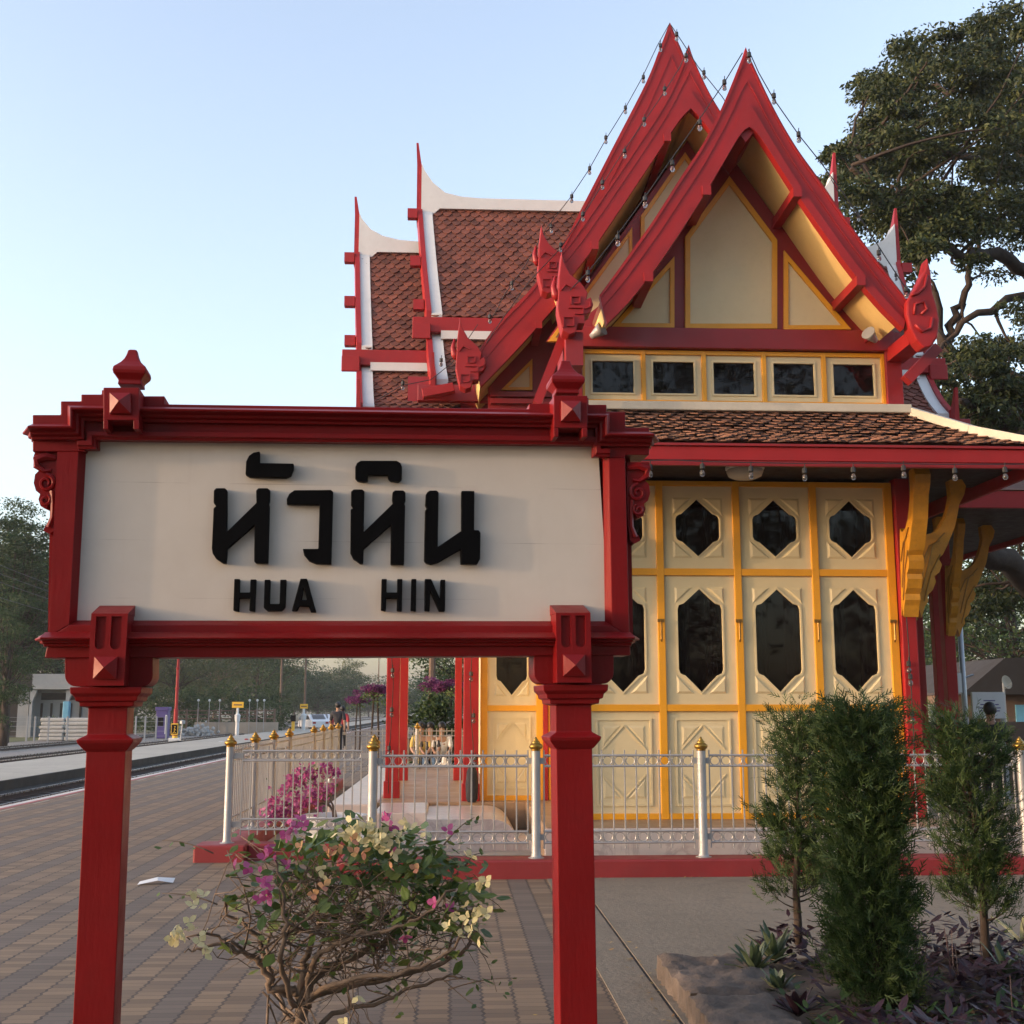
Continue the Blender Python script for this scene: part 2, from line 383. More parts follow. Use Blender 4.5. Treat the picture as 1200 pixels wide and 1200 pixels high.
# return ends of the cornice (pointed tips)
def endcap(px, py, sgn, prof, nm=0):
    u, v = sp(px, py, yF); vs = []; 
    for h, d in prof: vs.append(Vector((u, yF - d, v + h)))
    for h, d in prof: vs.append(Vector((u + sgn * max(0, d) * 0.56, yF + 0.03, v + h)))
    n = len(prof); fs = [tuple(range(n, 2*n))]
    for i in range(n): fs.append((i, (i+1) % n, (i+1) % n + n, i + n))
    mo.add(vs, fs)
endcap(39, 516.5, -1, prof1); endcap(761, 524.5, 1, prof1)
prof2 = [(0, -0.02), (0, 0.012), (0.010, 0.016), (0.014, 0.026), (0.034, 0.026), (0.036, -0.02)]
mo.sweep(SP([(92, 527), (113.5, 527), (113.5, 516), (694, 522), (694, 536), (714, 536)], yF), prof2, swf)
# lower shelf moulding
prof3 = [(0.0, -0.02), (0.0, 0.022), (0.011, 0.028), (0.015, 0.050), (0.022, 0.055), (0.026, 0.086), (0.032, 0.090), (0.058, 0.018), (0.058, -0.02)]
path3 = SP([(53, 758), (738.5, 757)], yF); mo.sweep(path3, prof3, swf)
endcap(53, 758, -1, prof3); endcap(738.5, 757, 1, prof3)
mo.build('cornice', SR, sign, bevel=0.002)
# posts
def post(fl, fr_, rows, name='post'):
    """fl/fr_: left/right pixel of the shaft at a reference row; rows: profile [(half width factor m, py)]"""
    yf = -0.055
    (xa, za) = sp(fl, 850, yf); (xb, zb) = sp(fr_, 850, yf)
    cx = (xa + xb) / 2; hw = (xb - xa) / 2; cy = yf + hw
    z = lambda py: sp((fl + fr_) / 2, py, yf)[1]
    prof = [(hw, -0.25), (hw, z(880)), (hw + .006, z(879)), (hw + .012, z(877)), (hw + .030, z(870)), (hw + .034, z(866)), (hw + .004, z(861)), (hw, z(860)),
            (hw, z(829)), (hw + .028, z(827)), (hw + .030, z(822)), (hw + .042, z(821)), (hw + .046, z(816)), (hw + .060, z(812)), (hw + .062, z(805)), (hw * 0.9, z(804))]
    off = z(805) - sp((fl + fr_) / 2, rows, yf)[1]
    prof = [(r, zz - (off if zz > 0 else 0)) for r, zz in prof]
    return MB().lathe(prof, (cx, cy, 0), square=True).build('post', SR, sign, bevel=0.003), cx, cy
p1, p1x, p1y = post(102.5, 148.5, 805.5)
p2, p2x, p2y = post(651.5, 693.5, 802.5)
# bracket plates over the capitals
def roundrect(x0, x1, y0, y1, r):
    pts = [(x0, y0), (x1, y0)]
    for a in range(0, 91, 15): pts.append((x1 - r + r * math.cos(R(a)), y1 - r + r * math.sin(R(a))))
    for a in range(90, 181, 15): pts.append((x0 + r + r * math.cos(R(a)), y1 - r + r * math.sin(R(a))))
    return pts
for (x0, x1, y0, y1) in ((76, 179, 770.5, 804.5), (626, 719, 768, 801.5)):
    sprism(roundrect(x0, x1, y0, y1, 13), yF + .012, 0.13).build('bracket_plate', SR, sign, bevel=0.003)
# fluted corbels with a pyramid stud
for (x0, x1, yt, yb, dx) in ((107, 150, 719, 803.5, -5), (651.5, 692, 718, 800, 1.5)):
    yc = -0.152; c = MB()
    c.prism([SP([(x0, yt), (x1, yt), (x1 + dx, yb), (x0 + dx, yb)], yc + .016)], sfn(yc + .016, 0.0))
    def q(fx, fy): return (x0 + (x1 - x0) * fx + dx * fy, yt + (yb - yt) * fy)
    outer = [q(0, 0), q(1, 0), q(1, 1), q(0, 1)]
    fl = []
    for f0, f1 in ((.14, .42), (.56, .84)):
        L = [q(f0, .04), q(f1, .04), q(f1, .42)]
        mid = (f0 + f1) / 2; rad = (f1 - f0) / 2
        for a in range(15, 180, 15): L.append(q(mid + rad * math.cos(R(a)), .42 + .075 * math.sin(R(a))))
        L.append(q(f0, .42)); fl.append(L)
    c.prism([SP(outer, yc)] + [SP(L, yc) for L in fl], sfn(yc, yc + .0175))
    # sloped top
    t = SP([(x0, yt), (x1, yt)], yc); z0 = t[0][1]
    c.add([Vector((t[0][0], yc, t[0][1])), Vector((t[1][0], yc, t[1][1])), Vector((t[1][0], 0.0, t[1][1] + .045)), Vector((t[0][0], 0.0, t[0][1] + .045)),
           Vector((t[0][0], 0.0, t[0][1])), Vector((t[1][0], 0.0, t[1][1]))], [(0,1,2,3), (0,3,4), (1,5,2), (3,2,5,4), (0,4,5,1)])
    cb = c.build('corbel', SR, sign, bevel=0.002)
    s4 = SP([q(.17, .60), q(.80, .60), q(.80, .905), q(.17, .905)], yc)
    cx = sum(a for a, _ in s4) / 4; cz = sum(b_ for _, b_ in s4) / 4
    vs = [Vector((a, yc + .002, b_)) for a, b_ in s4] + [Vector((a, yc - .014, b_)) for a, b_ in s4] + [Vector((cx, yc - .045, cz))]
    MB().add(vs, [(0,1,5,4), (1,2,6,5), (2,3,7,6), (3,0,4,7), (4,5,8), (5,6,8), (6,7,8), (7,4,8)]).build('pyramid_stud', SR, cb)
# upper studs blocks and finials
for (x0, x1, yt, yb, fx, ft, fb, fw) in ((121, 163, 454, 503, 151, 411, 450, 18.5), (649, 688.5, 463.5, 512, 664, 424, 461, 18.5)):
    yc = -0.156; b_ = MB()
    def q(ax, ay): return (x0 + (x1 - x0) * ax, yt + (yb - yt) * ay)
    b_.prism([SP([q(0, 0), q(1, 0), q(1, .78), q(0, .78)], yc)], sfn(yc, 0.09))
    for a0, a1 in ((0, .14), (.84, 1)):
        b_.prism([SP([q(a0, .78), q(a1, .78), q(a1, 1), q(a0, 1)], yc)], sfn(yc, yF))
    blk = b_.build('top_block', SR, sign, bevel=0.003)
    s4 = SP([q(.2, .15), q(.78, .15), q(.78, .64), q(.2, .64)], yc)
    cx = sum(a for a, _ in s4) / 4; cz = sum(c_ for _, c_ in s4) / 4
    vs = [Vector((a, yc + .002, c_)) for a, c_ in s4] + [Vector((a, yc - .016, c_)) for a, c_ in s4] + [Vector((cx, yc - .05, cz))]
    MB().add(vs, [(0,1,5,4), (1,2,6,5), (2,3,7,6), (3,0,4,7), (4,5,8), (5,6,8), (6,7,8), (7,4,8)]).build('pyramid_stud', SR, blk)
    u0, _ = sp(fx - fw, (ft + fb) / 2, -0.06); u1, _ = sp(fx + fw, (ft + fb) / 2, -0.06); hw = (u1 - u0) / 2
    zt = sp(fx, ft, 0.0)[1]; zb = sp(fx, fb, -0.02)[1]; H = zt - zb
    pr = [(.76, -.06), (.72, .06), (.78, .10), (1.03, .24), (1.07, .32), (1.03, .42), (.84, .50), (.63, .60), (.47, .71), (.37, .82), (.31, .92), (.29, .98), (.20, 1.0)]
    MB().lathe([(r * hw, h * H) for r, h in pr], ((u0 + u1) / 2 + .004, -0.005, zb), square=True).build('finial', SR, sign, bevel=0.004)
# scroll brackets at both ends
def scroll(pxf, name='scroll_bracket'):
    s = MB()
    def Pt(x, y, d): u, v = sp(*pxf(x, y), d); return Vector((u, d, v))
    yc = 0.0
    body = [(67, 530), (41, 530), (38.5, 537), (41, 546), (46, 551), (41, 556), (39.5, 566), (42, 575), (47, 579), (45, 585), (47.5, 593), (54, 596), (58, 590), (59, 584), (60, 600), (59, 612), (53, 616), (51, 622), (58, 625.5), (63, 622), (66, 600), (67, 560)]
    loop = [sp(*pxf(x, y), -.02) for x, y in body]
    s.prism([loop], lambda u, v, k: Vector((u, .04 if k else -.02, v)))
    def coil(cx, cy, r0, turns, a0, dr, rad):
        pts = []; rr = []; n = int(22 * turns)
        for i in range(n + 1):
            t = i / n; a = R(a0) + t * turns * 2 * math.pi; r = r0 * (1 - t * dr)
            pts.append(Pt(cx + r * math.cos(a), cy + r * math.sin(a), -.024)); rr.append(rad * (1 - .35 * t))
        s.tube(pts, rr, 6)
    coil(54, 566, 10, 1.4, -90, .75, .009)
    coil(53, 586, 6.5, 1.2, -60, .7, .008)
    s.tube([Pt(61, 575, -.022), Pt(62, 590, -.022), Pt(61.5, 606, -.022), Pt(57, 618, -.022)], [.010, .010, .010, .012], 6)
    s.tube([Pt(66, 537, -.022), Pt(54, 534.5, -.03), Pt(43, 538, -.03), Pt(43, 546, -.026), Pt(52, 552, -.024), Pt(60, 551, -.022)], [.012, .017, .018, .015, .011, .008], 6)
    return s.build(name, SR, sign, smooth=True, auto=True)
scroll(lambda x, y: (x, y))
scroll(lambda x, y: (801.5 - x * 1.0, y + 11.5))
# ------------------------------------------------------------------ lettering
def A1(L): return [(240 + x / 5.715, 520 + y / 5.714) for x, y in L]
def A2(L): return [(400 + x / 5.715, 520 + y / 5.714) for x, y in L]
LET = [
 A1([(75,297),(135,297),(150,312),(148,588),(345,395),(343,312),(358,297),(422,297),(437,312),(435,385),(429,400),(434,415),(424,800),(345,800),(330,788),(332,545),(152,702),(143,802),(120,800),(75,770),(52,735),(46,700),(58,430),(75,418),(58,395),(60,312)]),
 A1([(368,50),(368,128),(595,132),(597,165),(577,212),(545,226),(300,222),(272,205),(276,120),(295,80),(325,58)]),
 A1([(600,310),(845,308),(860,322),(848,805),(745,803),(700,785),(665,745),(655,703),(760,703),(768,408),(550,405),(548,370),(565,335)]),
 A2([(82,305),(140,305),(155,318),(150,590),(345,400),(340,375),(343,325),(358,312),(415,312),(430,325),(430,385),(422,400),(428,415),(420,810),(330,808),(332,545),(150,705),(147,800),(130,805),(80,770),(60,730),(62,440),(78,430),(64,405),(65,320)]),
 A2([(130,113),(370,113),(395,128),(407,155),(405,240),(385,255),(330,248),(313,230),(313,210),(178,210),(178,248),(150,255),(110,248),(93,230),(93,155),(105,128)]),
 A2([(575,325),(590,313),(640,313),(652,325),(646,690),(805,582),(805,315),(892,315),(890,578),(920,578),(933,595),(930,770),(912,805),(800,805),(800,708),(650,795),(600,808),(570,800),(555,785),(562,445),(575,432),(562,410),(567,340)]),
 A1([(197,905),(235,905),(232,995),(302,995),(305,908),(345,908),(335,1125),(297,1118),(301,1035),(231,1035),(228,1125),(190,1118)]),
 A1([(400,910),(440,910),(434,1072),(500,1072),(505,910),(547,910),(540,1092),(515,1120),(420,1120),(394,1098)]),
 A1([(640,903),(685,903),(747,1128),(710,1128),(695,1090),(634,1088),(618,1120),(582,1120)]),
 A2([(270,905),(305,905),(303,995),(374,995),(375,905),(410,905),(405,1122),(372,1118),(373,1035),(301,1035),(298,1122),(265,1115)]),
 A2([(470,905),(503,905),(500,1122),(465,1118)]),
 A2([(560,905),(602,905),(662,1040),(665,910),(697,910),(695,1122),(655,1122),(595,985),(592,1122),(558,1118)]),
]
for i, L in enumerate(LET):
    loops = [SP(L, -.034)]
    if i == 8: loops.append(SP(A1([(663,965),(683,1045),(647,1045)]), -.034))
    MB().prism(loops, sfn(-.034, -.0005)).build('letter', M['black'], board, bevel=0.003)
# ================================================================== PAVILION
X0, YW, YU, YM = 3.22, 13.0, 13.25, 15.8
pav = thing('station_pavilion', 'red and cream timber pavilion with steep stepped gables, brown tiled roofs and hexagonal windows', 'pavilion', (X0, YW, 0))
class PB(MB):
    def build(s, name, mat, parent=None, **k):
        o = MB.build(s, name, mat, parent or pav, **k)
        r = o.parent
        off = Vector((X0, YW, 0))          # mesh data is in world coordinates: parts keep identity local frame under the pavilion's base
        o.data.transform(Matrix.Translation(-off)) if (parent is None or parent is pav or o.parent.get('_p')) else o.data.transform(Matrix.Translation(-off))
        return o
def Yfn(y0, y1): return lambda u, v, k: Vector((u, y1 if k else y0, v))
def PX(pts, Y):
    return [(q.x, q.z) for q in (at(x, y, Y) for x, y in pts)]
def yprism(pts, y0, y1, holes=(), Yref=None):
    Yr = Yref or y0
    return PB().prism([PX(pts, Yr)] + [PX(h, Yr) for h in holes], Yfn(y0, y1))
zW = lambda py, Y=YW: at(870, py, Y).z
FLOOR = zW(960)
# ------------------------------------------------ floors and plinths
PB().box(-0.95, 7.4, 15.55, 26.0, 0.0, FLOOR).build('verandah_floor', M['floor_tile'], bevel=.01)
PB().box(-1.55, -0.953, 15.3, 26.0, 0.0, FLOOR - .004).build('marble_border', M['marble'], bevel=.015)
PB().box(0.95, 9.5, 12.16, 15.546, 0.0, FLOOR).build('porch_floor', M['floor_tile'], bevel=.01)
PB().box(0.93, 9.5, 12.10, 12.158, -.02, FLOOR - .006).build('marble_plinth', M['marble'], bevel=.012)
st = PB()
xa = at(438, 945, 14.0).x; xm = at(500, 945, 14.0).x; xb = at(606, 945, 14.0).x
st.box(xa, xm - .004, 14.0, 15.545, 0, .335); st.build('marble_step', M['marble'], bevel=.015)
L = [(xm, 0.0), (xb, 0.0)]
for a in range(0, 91, 10): L.append((xb - .30 + .30 * math.cos(R(a)), .0 + .30 * math.sin(R(a)) * .98))
L += [(xm, .295)]
PB().prism([L], Yfn(13.6, 15.545)).build('marble_step', M['marble'], bevel=.012)
PB().box(-1.5, 0.92, 13.1, 13.99, 0, .10).build('marble_step', M['marble'], bevel=.012)
# ------------------------------------------------ door wall helper
def hexagon(cx, hw, zt, zs, zb, zbs, n=.022):
    """pointed-top hexagon with the little notches at its shoulders"""
    R_ = [(cx, zt), (cx + hw*.72, zs + (zt - zs)*.22), (cx + hw*.80, zs + (zt-zs)*.22 - n*.2), (cx + hw*.94, zs + n), (cx + hw, zs - n*.6),
          (cx + hw, zbs + n*.6), (cx + hw*.94, zbs - n), (cx + hw*.80, zbs - (zbs - zb)*.22 + n*.2), (cx + hw*.72, zbs - (zbs - zb)*.22), (cx, zb)]
    Lf = [(2*cx - x, z) for x, z in reversed(R_[1:-1])]
    return R_ + Lf
def wedge_relief(mb, tri, y, h=.014, ins=.035):
    """raised triangle: sloped edges up to a flat"""
    c = (sum(p[0] for p in tri)/3, sum(p[1] for p in tri)/3)
    inn = [(p[0] + (c[0]-p[0])*.38, p[1] + (c[1]-p[1])*.38) for p in tri]
    vs = [Vector((p[0], y + .001, p[1])) for p in tri] + [Vector((p[0], y - h, p[1])) for p in inn]
    n = len(tri); fs = [tuple(range(n, 2*n))] + [(i, (i+1) % n, (i+1) % n + n, i + n) for i in range(n)]
    mb.add(vs, fs)
M['curtain_red'] = paint('dark_red_curtain', (0.075, 0.012, 0.014), 0.9, 0.2, 4); M['curtain_pale'] = paint('pale_curtain', (0.30, 0.27, 0.24), 0.9, 0.15, 4)
def bay(xl, xr, Y, z, handle=True):
    """one door bay: z dict of heights"""
    cx = (xl + xr)/2; y = Y + .035; W = xr - xl; hw = W*.315
    def leaf(z0, z1, hexa, name):
        fr = [(xl, z0), (xr, z0), (xr, z1), (xl, z1)]
        mb = PB(); mb.prism([fr, hexa], Yfn(y, y + .045))
        # bead round the opening
        c0 = (cx, sum(p[1] for p in hexa)/len(hexa))
        big = [(c0[0] + (p[0]-c0[0])*1.075, c0[1] + (p[1]-c0[1])*1.04) for p in hexa]
        mb.prism([big, hexa], Yfn(y - .011, y + .001))
        return mb, y
    # transom
    h = hexagon(cx, hw, z['ht'], z['hts'], z['hb'], z['hbs'])
    mb, y = leaf(z['m1'], z['t0'], h, 'transom')
    for sx in (-1, 1):
        ox = cx + sx * hw * 1.16
        for zc, ze in ((z['ht'] + .02, z['hts'] + .02), (z['hb'] - .02, z['hbs'] - .02)):
            wedge_relief(mb, [(ox, zc), (cx + sx*hw*.22, zc), (ox, ze)], y)
    t = mb.build('transom_panel', M['cream'])
    PB().prism([h], Yfn(y + .022, y + .030)).build('window_pane', M['glass'], t)
    if handle:                      # curtains hanging just inside the glass
        for s, w0, w1, mt in ((0, .04, .40, 'curtain_red'), (1, .62, .96, 'curtain_red'), (2, .46, .56, 'curtain_pale')):
            if s == 2 and int(cx*7) % 2: continue
            cb = PB(); n_ = 26; vs = []
            for i in range(n_ + 1):
                u_ = xl + W*(w0 + (w1 - w0)*i/n_); yy = y + .16 + .025*math.sin(i*1.9 + cx*5) + (.12 if s == 2 else 0)
                vs += [(u_, yy, z['l0'] if s < 2 else z['l0'] + .3), (u_, yy, z['t0'] if s < 2 else z['dts'] - .3)]
            cb.add(vs, [(2*i, 2*i+2, 2*i+3, 2*i+1) for i in range(n_)]); cb.nofix = True; cb.build('curtain', M[mt], smooth=True)
    # door
    h = hexagon(cx, hw, z['dt'], z['dts'], z['db'], z['dbs'], .028)
    mb, y = leaf(z['l1'], z['m0'], h, 'door')
    for sx in (-1, 1):
        ox = cx + sx * hw * 1.12
        for zc, ze in ((z['dt'] + .02, z['dts'] + .04), (z['db'] - .02, z['dbs'] - .04)):
            wedge_relief(mb, [(ox, zc), (cx + sx*hw*.30, zc), (ox, ze)], y)
    d = mb.build('door', M['cream'])
    PB().prism([h], Yfn(y + .022, y + .030)).build('window_pane', M['glass'], d)
    if handle:
        zc = z['hd']; hb = PB(); hx = xr + .03
        hb.tube([(hx, Y - .03, zc + .11), (hx, Y - .05, zc + .09), (hx, Y - .05, zc - .09), (hx, Y - .03, zc - .11)], .011, 6)
        hb.box(hx - .035, hx + .035, Y - .020, Y - .003, zc + .10, zc + .135)
        hb.build('door_handle', M['brass'], d)
    # kick panel
    kb = PB(); kb.box(xl, xr, y, y + .045, z['f0'], z['l0'])
    ix, iz = W*.11, (z['l0'] - z['f0'])*.07
    fr = [(xl+ix, z['f0']+iz), (xr-ix, z['f0']+iz), (xr-ix, z['l0']-iz), (xl+ix, z['l0']-iz)]
    fi = [(p[0] + (.022 if p[0] < cx else -.022), p[1] + (.022 if p[1] < (z['f0']+z['l0'])/2 else -.022)) for p in fr]
    kb.prism([fr, fi], Yfn(y - .012, y + .001))
    ze, zf = z['l0'] - iz*2.0, z['f0'] + iz*2.0; hx = W*.30; zz = (ze - zf)*.30
    for sx in (-1, 1):
        for za, s in ((ze, -1), (zf, 1)):
            ring = [(cx + sx*hx, za), (cx + sx*hx*.12, za), (cx + sx*hx, za + s*zz)]
            wedge_relief(kb, ring, y, .008)
            a = Vector((cx + sx*.0, y - .004, za + s*.00)); b_ = Vector((cx + sx*hx, y - .004, za + s*(zz + .02)))
            kb.beam(a + Vector((0, 0, 0)), b_, .012, .010, up=(0, 1, 0))
    kb.build('kick_panel', M['cream'])
rails = [at(x, 740, YW).x for x in (684, 775.5, 867, 959, 1048)]
zz = dict(t0=zW(570), ht=zW(585), hts=zW(607), hb=zW(652), hbs=zW(630), m1=zW(666.5), m0=zW(674.5), dt=zW(690), dts=zW(712), db=zW(811), dbs=zW(786),
          l1=zW(825.5), l0=zW(833.5), f0=zW(953), hd=zW(740))
grid = PB(); rw = .04
for i, x in enumerate(rails): grid.box(x - rw - (.012 if i == 0 else 0), x + rw + (.012 if i == 4 else 0), YW, YW + .09, FLOOR, zW(564))
for i in range(4):
    for a, b_ in ((953, 960), (825.5, 833.5), (666.5, 674.5), (564, 570)):
        grid.box(rails[i] + rw, rails[i+1] - rw, YW + .003, YW + .09, zW(b_), zW(a))
grid.build('door_frame', M['yellow'], bevel=.004)
for i in range(4): bay(rails[i] + rw, rails[i+1] - rw, YW, zz, True)
# side walls and interior of the porch
xl, xr = rails[0] - .052, rails[4] + .052
PB().box(xl - .0, xl + .06, YW + .10, YM, FLOOR, zW(564)).build('side_wall', M['cream'])
PB().box(xr - .06, xr, YW + .10, YM, FLOOR, zW(564)).build('side_wall', M['cream'])
PB().box(xl + .07, xr - .07, YW + 1.6, YW + 1.65, FLOOR, zW(564)).build('dark_backing', M['dark'])  # near-black sheet standing for the dim room behind the door panes
# corner columns
for x in (xr + .10, xl - .10):
    PB().box(x - .088, x + .088, YW - .06, YW + .115, FLOOR, zW(560)).build('column', M['red'], bevel=.012)
# ------------------------------------------------ main hall wall (seen to the left of the porch) and verandah columns
mr = [at(567, 850, YM).x, at(632.5, 850, YM).x]; zM = lambda py: at(600, py, YM).z
zm = {k: v for k, v in zz.items()}
g2 = PB(); x = mr[0]; pitch_ = mr[1] - mr[0]; gap = .16
for k in range(2):
    a, b_ = mr[0] + k * (pitch_ + gap), mr[1] + k * (pitch_ + gap)
    for x in (a, b_): g2.box(x - .045, x + .045, YM, YM + .09, FLOOR, zz['t0'] + .06)
    for za, zb in ((FLOOR, zz['f0']), (zz['l0'], zz['l1']), (zz['m0'], zz['m1']), (zz['t0'], zz['t0'] + .06)):
        lo, hi = min(za, zb), max(za, zb)
        g2.box(a + .045, b_ - .045, YM + .003, YM + .09, lo, hi)
    bay(a + .045, b_ - .045, YM, zz, False)
    PB().box(b_ + .047, b_ + .047 + .062, YM - .02, YM + .12, FLOOR, zz['t0'] + .3).build('column', M['red'], bevel=.008)
g2.build('door_frame', M['yellow'], bevel=.004)
for px_, by, Yc_, wd in ((460, 0, 16.3, .18), (471.5, 0, 20.3, .17), (552, 0, 15.72, .20), (537, 0, 20.3, .12), (1119.5, 0, 16.3, .15), (1107, 0, 17.3, .14), (1084, 0, 17.9, .13), (1061, 0, 15.6, .17)):
    x = at(px_, 850, Yc_).x; c = PB().box(x - wd/2, x + wd/2, Yc_, Yc_ + wd, FLOOR - .004, 4.6)
    c.box(x - wd/2 - .018, x + wd/2 + .018, Yc_ - .018, Yc_ + wd + .018, FLOOR - .004, FLOOR + .22)
    c.build('column', M['red'], bevel=.01)
PB().box(mr[0] + .1, 6.0, YM + .15, 26.0, FLOOR, 4.8).build('hall_wall', M['cream'])
PB().box(-.75, 7.2, 18.3, 23.2, 4.75, 6.75).build('upper_wall', M['dark_red'])
# ------------------------------------------------ upper storey of the porch
zU = lambda py: at(860, py, YU).z
u0, u1 = at(683, 440, YU).x, at(1036, 440, YU).x; uw = (u1 - u0)/5
zb, zt = zU(474.5), zU(411.5)
fr = PB()
for i in range(6): fr.box(u0 + i*uw - .026, u0 + i*uw + .026, YU, YU + .08, zb, zt)
for i in range(5):
    fr.box(u0 + i*uw + .026, u0 + (i+1)*uw - .026, YU + .003, YU + .08, zb, zb + .05)
    fr.box(u0 + i*uw + .026, u0 + (i+1)*uw - .026, YU + .003, YU + .08, zt - .05, zt)
fr.build('window_frame', M['yellow'], bevel=.004)
for i in range(5):
    a, b_ = u0 + i*uw + .026, u0 + (i+1)*uw - .026; c0, c1 = zb + .05, zt - .05
    ins, iz0, iz1 = (b_ - a)*.135, .085, .085
    hole = [(a+ins, c0+iz0), (b_-ins, c0+iz0), (b_-ins, c1-iz1), (a+ins, c1-iz1)]
    wmb = PB().prism([[(a, c0), (b_, c0), (b_, c1), (a, c1)], hole], Yfn(YU + .03, YU + .07))
    bead = [(p[0] + (-.022 if p[0] < (a+b_)/2 else .022), p[1] + (-.022 if p[1] < (c0+c1)/2 else .022)) for p in hole]
    wmb.prism([bead, hole], Yfn(YU + .017, YU + .031))
    wn_ = wmb.build('window', M['cream'], bevel=.002)
    PB().prism([hole], Yfn(YU + .05, YU + .058)).build('window_pane', M['glass'], wn_)
PB().box(u0 - .02, u1 + .02, YU + .35, YU + .38, zb - .1, zt + .1).build('dark_backing', M['dark'])  # near-black sheet painted in for the unlit space behind the upper panes
# corner posts, beam, gable field
for a, b_ in ((662, 682.2), (1037, 1056)):
    q0, q1 = at(a, 440, YU).x, at(b_, 440, YU).x
    PB().box(q0, q1, YU - .05, YU + .15, zU(476), zU(388)).build('corner_post', M['dark_red'], bevel=.008)
PB().box(at(664, 400, YU).x, at(1046, 400, YU).x, YU - .07, YU + .1, zU(410.5), zU(387)).build('tie_beam', M['dark_red'], bevel=.008)
yprism([(853, 178), (905, 250), (960, 325), (1040, 392), (664, 388), (745, 325), (800, 250)], YU + .05, YU + .12).build('gable_field', M['dark_red'])
def gpanel(outer, Y, ins=6.0, parent=None):
    c = (sum(p[0] for p in outer)/len(outer), sum(p[1] for p in outer)/len(outer))
    # inset polygon properly
    n = len(outer); P = [Vector(p) for p in outer]
    area = sum(P[i].x*P[(i+1) % n].y - P[(i+1) % n].x*P[i].y for i in range(n)); s = 1 if area > 0 else -1
    inn = []
    for i in range(n):
        d0 = (P[i]-P[i-1]).normalized(); d1 = (P[(i+1) % n]-P[i]).normalized()
        n0 = Vector((-d0.y, d0.x))*s; n1 = Vector((-d1.y, d1.x))*s; mt = (n0+n1)/max(.25, 1+n0.dot(n1)); inn.append(tuple(P[i]+mt*ins))
    f = yprism(outer, Y, Y + .05, [inn]).build('gable_panel_frame', M['yellow'], bevel=.004)
    yprism(inn, Y + .03, Y + .06, Yref=Y).build('gable_panel', M['cream'], f)
gpanel([(803, 385), (803, 277), (855, 206), (911, 281), (911, 385)], YU)
gpanel([(919, 386), (919, 293), (998, 386)], YU, 5.2)
gpanel([(790.5, 384), (790.5, 300), (716, 383.5)], YU, 5.2)
# ------------------------------------------------ bargeboards and roofs of the three front gables
def smooth_curve(P, n=5):
    P = [Vector(p) for p in P]; out = []
    for i in range(len(P)-1):
        p0 = P[max(0, i-1)]; p1 = P[i]; p2 = P[i+1]; p3 = P[min(len(P)-1, i+2)]
        for k in range(n):
            t = k/n
            out.append(0.5*((2*p1) + (p2-p0)*t + (2*p0-5*p1+4*p2-p3)*t*t + (3*p1-p0-3*p2+p3)*t**3))
    out.append(P[-1]); return [tuple(p) for p in out]
def side_profile(pts, Y, apex):
    """photo points on one half of a gable -> (offset from the gable's axis, z)"""
    a = at(*apex, Y); return [(abs(at(x, y, Y).x - a.x), at(x, y, Y).z) for x, y in pts], a
def gable(outer, inner, Y, apex, Yback, name, boardmat, purl=()):
    po, a = side_profile(outer, Y, apex); pi, _ = side_profile(inner, Y, apex)
    po[0] = (0, po[0][1]); pi[0] = (0, pi[0][1])
    po = smooth_curve(po); pi = smooth_curve(pi)
    for s in (-1, 1):
        loop = [(a.x + s*o, z) for o, z in po] + [(a.x + s*o, z) for o, z in reversed(pi)]
        bb = PB().prism([loop], Yfn(Y, Y + .09))
        bo = bb.build('bargeboard', boardmat)
        # lower moulding strip, proud of the board
        m = 0.72
        mid = [(o1 + (o2-o1)*m, z1 + (z2-z1)*m) for (o1, z1), (o2, z2) in zip([po[int(i*(len(po)-1)/30)] for i in range(31)], [pi[int(i*(len(pi)-1)/30)] for i in range(31)])]
        low = [pi[int(i*(len(pi)-1)/30)] for i in range(31)]
        mk = lambda f: [(o1 + (o2-o1)*f, z1 + (z2-z1)*f) for (o1, z1), (o2, z2) in zip([po[int(i*(len(po)-1)/30)] for i in range(31)], [pi[int(i*(len(pi)-1)/30)] for i in range(31)])]
        for Aq, Bq, th in ((mid, low, .03), (mk(.05), mk(.11), .012), (mk(.40), mk(.435), .010)):
            vs = []; fs = []
            for (o1, z1), (o2, z2) in zip(Aq, Bq):
                vs += [(a.x+s*o1, Y-th, z1), (a.x+s*o2, Y-th, z2), (a.x+s*o2, Y+.002, z2), (a.x+s*o1, Y+.002, z1)]
            for i in range(len(Aq)-1):
                b0 = i*4
                for j in range(4): j2 = (j+1) % 4; fs.append((b0+j, b0+j2, b0+4+j2, b0+4+j))
            fs += [(0,1,2,3), tuple(len(vs)-4+k for k in (3,2,1,0))]
            PB().add(vs, fs).build('bargeboard_moulding', boardmat, bo)
        # roof slab: soffit follows the lower edge, tiles ride just above
        und = [(o, z + .10) for o, z in pi]; und[0] = (0, pi[0][1] + .15)
        upp = [(o + .04, z + .24) for o, z in pi]; upp[0] = (0, upp[0][1] + .15)
        loop = [(a.x + s*o, z) for o, z in und] + [(a.x + s*o, z) for o, z in reversed(upp)]
        PB().prism([loop], Yfn(Y + .092, Yback)).build('soffit', M['soffit'])
        top_ = [(o, z + .012) for o, z in upp]; top2 = [(o + .02, z + .05) for o, z in top_]
        loop = [(a.x + s*o, z) for o, z in top_] + [(a.x + s*o, z) for o, z in reversed(top2)]
        PB().prism([loop], Yfn(Y + .10, Yback)).build('gable_roof', M['tile'])
        for f in purl:
            o, z = pi[int(f*(len(pi)-1))]
            PB().box(a.x + s*o - .05, a.x + s*o + .05, Y - .06, Yback - .05, z - .05, z + .06).build('purlin', M['red'])
    return a, po, pi
